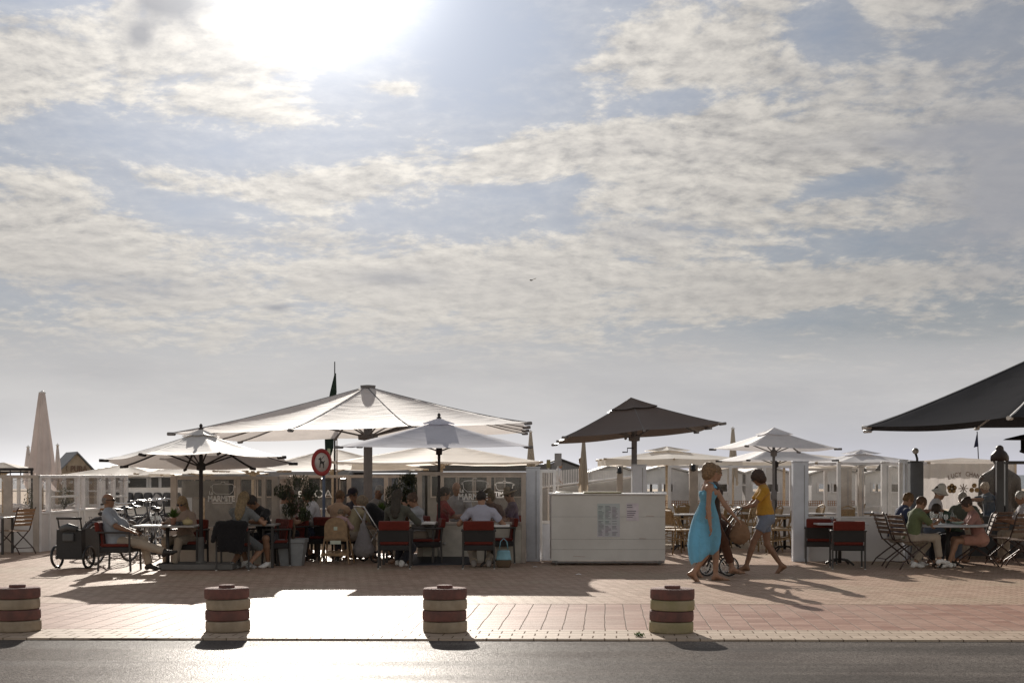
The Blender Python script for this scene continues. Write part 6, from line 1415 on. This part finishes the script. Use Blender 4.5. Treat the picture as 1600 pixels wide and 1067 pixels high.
# picket ramp
dR = 36; t = thing('picket_ramp', 'white picket railing climbing to the right behind the counter', 'railing', A(846, dR)); Lr = A(964, dR).x-A(846, dR).x; b = MB()
zbx = lambda u: Zy(762-15*u, dR)
for k in range(46):
    u = k/45; zt_ = Zy(733.5+1.5*math.sin(k*.2), dR); b.box((Lr*u, 0, (zbx(u)+zt_)/2), (.022, .015, zt_-zbx(u)))
b.build('pickets', m_wframe, t); MB().tube([(0, 0, zbx(0)), (Lr, 0, zbx(1)), (Lr*1.22, 0, Zy(744, dR))], .03, 6).build('rail', m_wframe, t)
b = MB(); b.prism([(0, -.1), (Lr*1.2, -.1), (Lr*1.2, Zy(746, dR)), (Lr, zbx(1)-.05), (0, zbx(0)-.05)], .1, .16); b.build('ramp_side', mat('ramp_grey', (.36, .35, .34), .8, nscale=2), t)
person('small figure in a white top on the ramp behind the counter', A(873, 38)+Vector((0, 0, .55)), -90, H=1.3, pel=.70, top=c_white, sleeve=.6, bottom=cloth('brown_trousers', (.16, .065, .035), .1), hair='short', feet=((-.08, .1, .08), (.1, -.1, .08)), hands=((-.2, .1, .7), (.2, .1, .7)), h=.022, fingers=False)
person('small figure in orange clothes at the upper end of the ramp', A(910, 38)+Vector((0, 0, .66)), 90, H=1.3, pel=.70, top=cloth('orange_top', (.50, .22, .07), .2), sleeve=.9, bottom=cloth('orange_top', (.50, .22, .07), .2), hair='short', hc=(.2, .12, .06), feet=((-.08, .1, .08), (.1, -.1, .08)), hands=((-.2, .1, .7), (.2, .1, .7)), h=.022, fingers=False)
for lb, x, y0, y1, w, d, m_ in [('square grey notice board on a stick above the picket ramp', 872, 708, 728, 11, 33.5, m_hutg), ('small olive notice board left of the square grey one', 857, 718, 731, 6, 33.5, mat('olive_board', (.22, .20, .10), .6))]:
    t = thing('notice_board', lb, 'sign', A(x, d)); zc = Zy((y0+y1)/2, d); MB().box((0, 0, zc), (w*d/F, .03, (y1-y0)*d/F), bev=.004).build('board', m_, t); MB().lathe([(.02, 0), (.02, zc)], 8, c=(0, .04, 0)).build('stake', m_hutw, t)
# gabled buildings
def gable(label, x0, x1, yap, yeave, d, depth, mw, mr, wins=(), zb=-1.2, name='beach_hut', group=None, rot=0, oh=.12, see=False):
    c = A((x0+x1)/2, d); hw = (x1-x0)*d/F/2; ze, za = Zy(yeave, d)-zb, Zy(yap, d)-zb
    t = thing(name, label, 'building', (c.x, d, zb), R(rot), group)
    b = MB()
    if see and wins:
        zt_, zb_ = Zy(wins[0][2], d)-zb, Zy(wins[0][3], d)-zb; xs = [-hw]+[v for w_ in wins for v in (A(w_[0], d).x-c.x, A(w_[1], d).x-c.x)]+[hw]
        for y0 in (0, depth-.1):
            b.prism([(-hw, 0), (hw, 0), (hw, zb_), (-hw, zb_)], y0, y0+.1); b.prism([(-hw, zt_), (hw, zt_), (hw, ze), (0, za), (-hw, ze)], y0, y0+.1)
            for q in range(0, len(xs), 2): b.prism([(xs[q], zb_), (xs[q+1], zb_), (xs[q+1], zt_), (xs[q], zt_)], y0, y0+.1)
        for s in (-1, 1): b.box((s*(hw-.05), depth/2, ze/2), (.1, depth-.2, ze))
    else: b.prism([(-hw, 0), (hw, 0), (hw, ze), (0, za), (-hw, ze)], 0, depth)
    b.build('wall', mw, t)
    b = MB()
    for s in (-1, 1):
        sl = Vector((s*(hw+oh), 0, ze-oh*(za-ze)/hw)); b.add([(0, -oh, za+.02), (sl.x, -oh, sl.z+.02), (sl.x, depth+oh, sl.z+.02), (0, depth+oh, za+.02), (0, -oh, za+.07), (sl.x, -oh, sl.z+.07), (sl.x, depth+oh, sl.z+.07), (0, depth+oh, za+.07)], [(0, 1, 2, 3), (7, 6, 5, 4), (0, 4, 5, 1), (1, 5, 6, 2), (2, 6, 7, 3), (3, 7, 4, 0)])
    b.build('roof', mr, t)
    for (wx0, wx1, wy0, wy1) in wins:
        xa, xb = A(wx0, d).x-c.x, A(wx1, d).x-c.x; z1_, z0_ = Zy(wy0, d)-zb, Zy(wy1, d)-zb
        if see:
            f = MB(); zc_ = (z0_+z1_)/2
            for zz in (z0_, z1_): f.box(((xa+xb)/2, -.02, zz), (xb-xa+.06, .05, .05))
            for xx in (xa, xb): f.box((xx, -.02, zc_), (.05, .046, z1_-z0_-.05))
            f = f.build('window', m_wframe, t); MB().box(((xa+xb)/2, .02, zc_), (xb-xa, .01, z1_-z0_)).build('pane', g_left, f)
        else:
            f = MB().box(((xa+xb)/2, -.012, (z0_+z1_)/2), (xb-xa+.10, .05, z1_-z0_+.10)).build('window', m_wframe, t)
            MB().box(((xa+xb)/2, -.042, (z0_+z1_)/2), (xb-xa, .02, z1_-z0_)).build('pane', m_dwin, f)
    return t
hut = gable('tan wooden hut with a grey roof and shop letters behind the left terrace', 94, 146, 709, 737, 41, 1.7, m_tan, mat('blue_grey_roof', (.17, .18, .20), .6), name='wooden_hut')
for o in kids(hut): o.name = o.name
hut.rotation_euler.z = R(27)
text_obj('PURA', .24, m_brown, hut, (.05, -.05, Zy(736.5, 41)+1.2), sx=.8, ext=.02, bold=.006)
b = MB()
for s in (-1, 1): b.tube([(.05+s*.33, -.05, Zy(736, 41)+1.2), (.05+s*.36, -.05, Zy(731, 41)+1.2), (.05+s*.33, -.05, Zy(727, 41)+1.2)], .012, 5)
b.build('bracket', m_brown, hut)
for a in [('white beach hut with a low gable behind the counter, left', 925, 997, 727, 739, 44), ('white beach hut with a low gable behind the taupe parasol post', 1000, 1078, 729, 739, 46), ('white beach hut behind the turquoise dress', 1085, 1160, 728, 740, 45), ('white beach hut between the two walking women', 1165, 1235, 729, 740, 46), ('white beach hut behind the dusty right glass', 1268, 1345, 730, 741, 45), ('white beach hut far right beyond the dusty glass', 1352, 1440, 730, 741, 46)]:
    wx = a[1]+10; wins = []
    while wx < a[2]-22: wins.append((wx, wx+19, 755, 769)); wx += 23
    gable(a[0], a[1], a[2], a[3], a[4], a[5], 3, m_hutw if a[1] != 1165 else m_lw, m_roofw, wins, group='white beach huts beyond the terraces', see=True)
def flatb(label, x0, x1, y0, d, depth, mw, mr, wins, zb=-1.2, mwin=None, name='pavilion', over=.4):
    c = A((x0+x1)/2, d); hw = (x1-x0)*d/F/2; za = Zy(y0, d)-zb; t = thing(name, label, 'building', (c.x, d, zb))
    MB().box((0, depth/2, za/2-.1), (hw*2, depth, za-.2)).build('wall', mw, t); MB().box((0, depth/2-.1, za-.08), (hw*2+over, depth+over, .18), bev=.01).build('roof', mr, t)
    for (wx0, wx1, wy0, wy1) in wins:
        xa, xb = A(wx0, d).x-c.x, A(wx1, d).x-c.x; z1_, z0_ = Zy(wy0, d)-zb, Zy(wy1, d)-zb
        f = MB().box(((xa+xb)/2, -.012, (z0_+z1_)/2), (xb-xa+.08, .05, z1_-z0_+.08)).build('window', m_bframe, t); MB().box(((xa+xb)/2, -.042, (z0_+z1_)/2), (xb-xa, .02, z1_-z0_)).build('pane', mwin or m_dwin, f)
    return t
flatb('grey pavilion with blue-grey glazing behind the middle terrace', 540, 664, 729, 40, 5, m_hutg, m_hutg, [(548, 576, 746, 795), (580, 608, 746, 795), (612, 622, 746, 795), (626, 648, 746, 795)], mwin=m_bluew)
flatb('dark shop pavilion seen through the lettered glass', 668, 850, 726, 38.5, 5, mat('pavilion_taupe', (.22, .20, .18), .7), mat('pavilion_roof', (.10, .095, .09), .7), [(675, 712, 744, 775), (718, 738, 744, 775), (744, 772, 744, 775), (790, 830, 744, 775)])
flatb('dark glazed bar front beyond the lettered left screen', 300, 536, 737, 39, 4, mat('pavilion_dark', (.16, .155, .15), .7), m_hutg, [(306, 330, 748, 775), (336, 366, 748, 775), (372, 398, 748, 775), (404, 430, 748, 775), (442, 470, 748, 775), (475, 500, 748, 775), (506, 530, 748, 775)])
gable('dark tiled roof rising behind the notice boards', 842, 908, 719, 731, 43, 4, m_hutg, mat('dark_roof', (.07, .065, .06), .6), name='tiled_house')
t = gable('long pavilion with a wavy tiled roof beyond the bicycles', 140, 330, 738, 742, 43, 4, m_hutw, m_tile, [(197, 229, 747, 761), (237, 248, 746, 761), (253, 268, 746, 761), (275, 300, 746, 761)], name='pavilion')
rb = MB(); dT = 43; c = A(235, dT); za0, za1 = Zy(743.5, dT)+1.2, Zy(726, dT)+1.2; x0, x1 = A(138, dT).x-c.x, A(333, dT).x-c.x; n = 78; rows = 8
for j in range(rows):
    vs_ = []; fs = []; y0_, z0_ = -.35+j*2.0/rows, za0+(za1-za0)*j/rows; y1_, z1_ = -.35+(j+1)*2.0/rows, za0+(za1-za0)*(j+1)/rows-.035
    for i in range(n*4+1):
        xx = x0+(x1-x0)*i/(n*4); w_ = .026*math.sin(2*math.pi*i/4+.4); sh = 1.2*(1-j/rows)*0
        vs_ += [(xx, y0_, z0_+w_+.02), (xx, y1_, z1_+w_+.02)]
    for i in range(n*4): fs.append((2*i, 2*i+2, 2*i+3, 2*i+1))
    rb.add(vs_, fs, smooth=True)
rb.build('tiles', mat('light_tiles', (.36, .36, .38), .45), t)
for o in list(kids(t)):
    if o.name.startswith('roof'): bpy.data.objects.remove(o)
t = thing('deck_wall', 'white deck wall with dark barrels lined up behind the bicycles', 'wall', A(232, 37)); w = 1.75
MB().box((0, 0, Zy(766, 37)-.0), (w, .06, .14)).build('rail', m_hutw, t); MB().box((0, .1, .33), (w, .05, .62)).build('board', m_hutw, t)
for k in range(7):
    MB().lathe([(.11, .66), (.125, .78), (.12, .95), (.09, 1.02), (.02, 1.03)], 14, c=(-w/2+.12+k*.25, -.02, 0)).build('barrel', m_slate, t)
MB().box((.30, -.16, .85), (.28, .01, .20), rot=Matrix.Rotation(R(35), 4, 'Y')).build('placard', m_hutg, t)
# tent wall behind the brown lettering
t = thing('sail_tent', 'pale sailcloth tent wall behind the brown-lettered glass', 'tent', A(1500, 33)); w = 2.6; b = MB(); vs_ = []; fs = []; N = 60
for i in range(N+1):
    x = -w/2+w*i/N; yy = .05*math.sin(i*.9)+.03*math.sin(i*2.3); vs_ += [(x, yy, Zy(795, 33)), (x, yy*.6, Zy(723, 33)-.02*math.sin(math.pi*i/10)**2)]
for i in range(N): fs.append((2*i, 2*i+2, 2*i+3, 2*i+1))
b.add(vs_, fs, smooth=True); b.build('side_cloth', canvas('sail_cloth', (.55, .55, .56), .35), t)
rb = canopy_mb(square_rim(1.45, .9, 1), Zy(715, 33), Zy(723, 33), 1.0, .02); o = rb.build('roof_cloth', canvas('glowing_canvas', (.92, .90, .87), .62), t)
for s in (-1, 1): MB().lathe([(.03, 0), (.03, Zy(723, 33))], 8, c=(s*w/2, 0, 0)).build('pole', m_wood_pole, t)
closed_dummy = None
for lb, x, y, d in [('dark cone lamp shade behind the dusty glass, left', 1346, 727, 29.8), ('dark cone lamp shade behind the dusty glass, right', 1377, 725, 29.6)]:
    t = thing('cone_lamp', lb, 'lamp', A(x, d)); z0_ = Zy(y+10, d); MB().lathe([(.03, z0_+.14), (.13, z0_), (.115, z0_), (.02, z0_+.125)], 18).build('shade', m_pole_dark, t); MB().lathe([(.015, 0), (.015, z0_+.14)], 8).build('stem', m_pole_dark, t)
# dark canopy rail at the left edge
t = thing('awning_frame', 'dark tubular awning frame at the left edge over the terrace', 'awning', A(0, 30)); b = MB(); z0_ = Zy(733, 30)
b.tube([(-1, 0, z0_), (A(52, 30).x-A(0, 30).x, 0, z0_)], .03, 6); b.tube([(-1, .9, z0_-.06), (A(50, 30.9).x-A(0, 30).x, .9, z0_-.06)], .02, 6)
for k in range(4): b.tube([(k*.22, 0, z0_), (k*.22, 0, z0_-.14)], .012, 5)
b.tube([(.68, 0, z0_), (.68, 0, 0)], .02, 6); b.build('tubes', m_pole_dark, t)
# bird
b = MB(); b.tube([(-.10, 0, 0), (-.02, 0, 0), (.10, 0, .01)], [.01, .035, .01], 6); b.add([(0, 0, .01), (-.05, -.28, .06), (.03, -.27, .06), (.05, 0, .01)], [(0, 1, 2, 3)]); b.add([(0, 0, .01), (-.05, .28, .06), (.03, .27, .06), (.05, 0, .01)], [(0, 1, 2, 3)]); o = b.build('bird', m_blackp, None, A(830, 60, 438)); o.rotation_euler.z = R(50); tag(o, 'tiny dark bird flying in the middle of the sky', 'bird')

# ================================================================== LITTLE THINGS ON THE GROUND
o = leafcloud(random.Random(5), [((0, 0, .02), (.05, .03, .02))], 60, .02).build('weed', m_leaf, None, Vector((A(996, 13.2).x, 13.05, 0))); tag(o, 'small dry weed growing in the kerb left of the mossy bollard', 'weed')
for lb, x, yb, w in [('crumpled white paper scrap lying before the counter', 904, 898, .045), ('small paper scrap under the stub wall', 836, 886, .04)]:
    g_ = G(x, yb); z_ = .004 if yb < 1000 else -.014
    b = MB(); b.add([(-w, -.01, z_), (0, -.03, z_+.012), (w, -.01, z_), (w*.8, .03, z_+.008), (0, .01, z_+.02), (-w*.8, .03, z_+.006)], [(0, 1, 4, 5), (1, 2, 3, 4)]); o = b.build('paper_scrap', m_wframe, None, Vector((g_.x, g_.y, 0))); tag(o, lb, 'litter')

for (lb, x, d, f) in [('rattan chair farthest left behind the counter end', 1052, 29.6, 40), ('rattan chair behind the brown bag against the far wall', 1165, 30.2, 120), ('rattan chair between the yellow T-shirt and the gate post', 1222, 26.8, 70), ('rattan chair behind the knees of the woman in yellow', 1180, 29.4, -60), ('rattan chair at the far wall behind the turquoise dress', 1092, 30.4, -30), ('rattan chair seen over the white wall above the front table', 1310, 27.6, 20)]:
    dup(rc, A(x, d), R(f), lb)
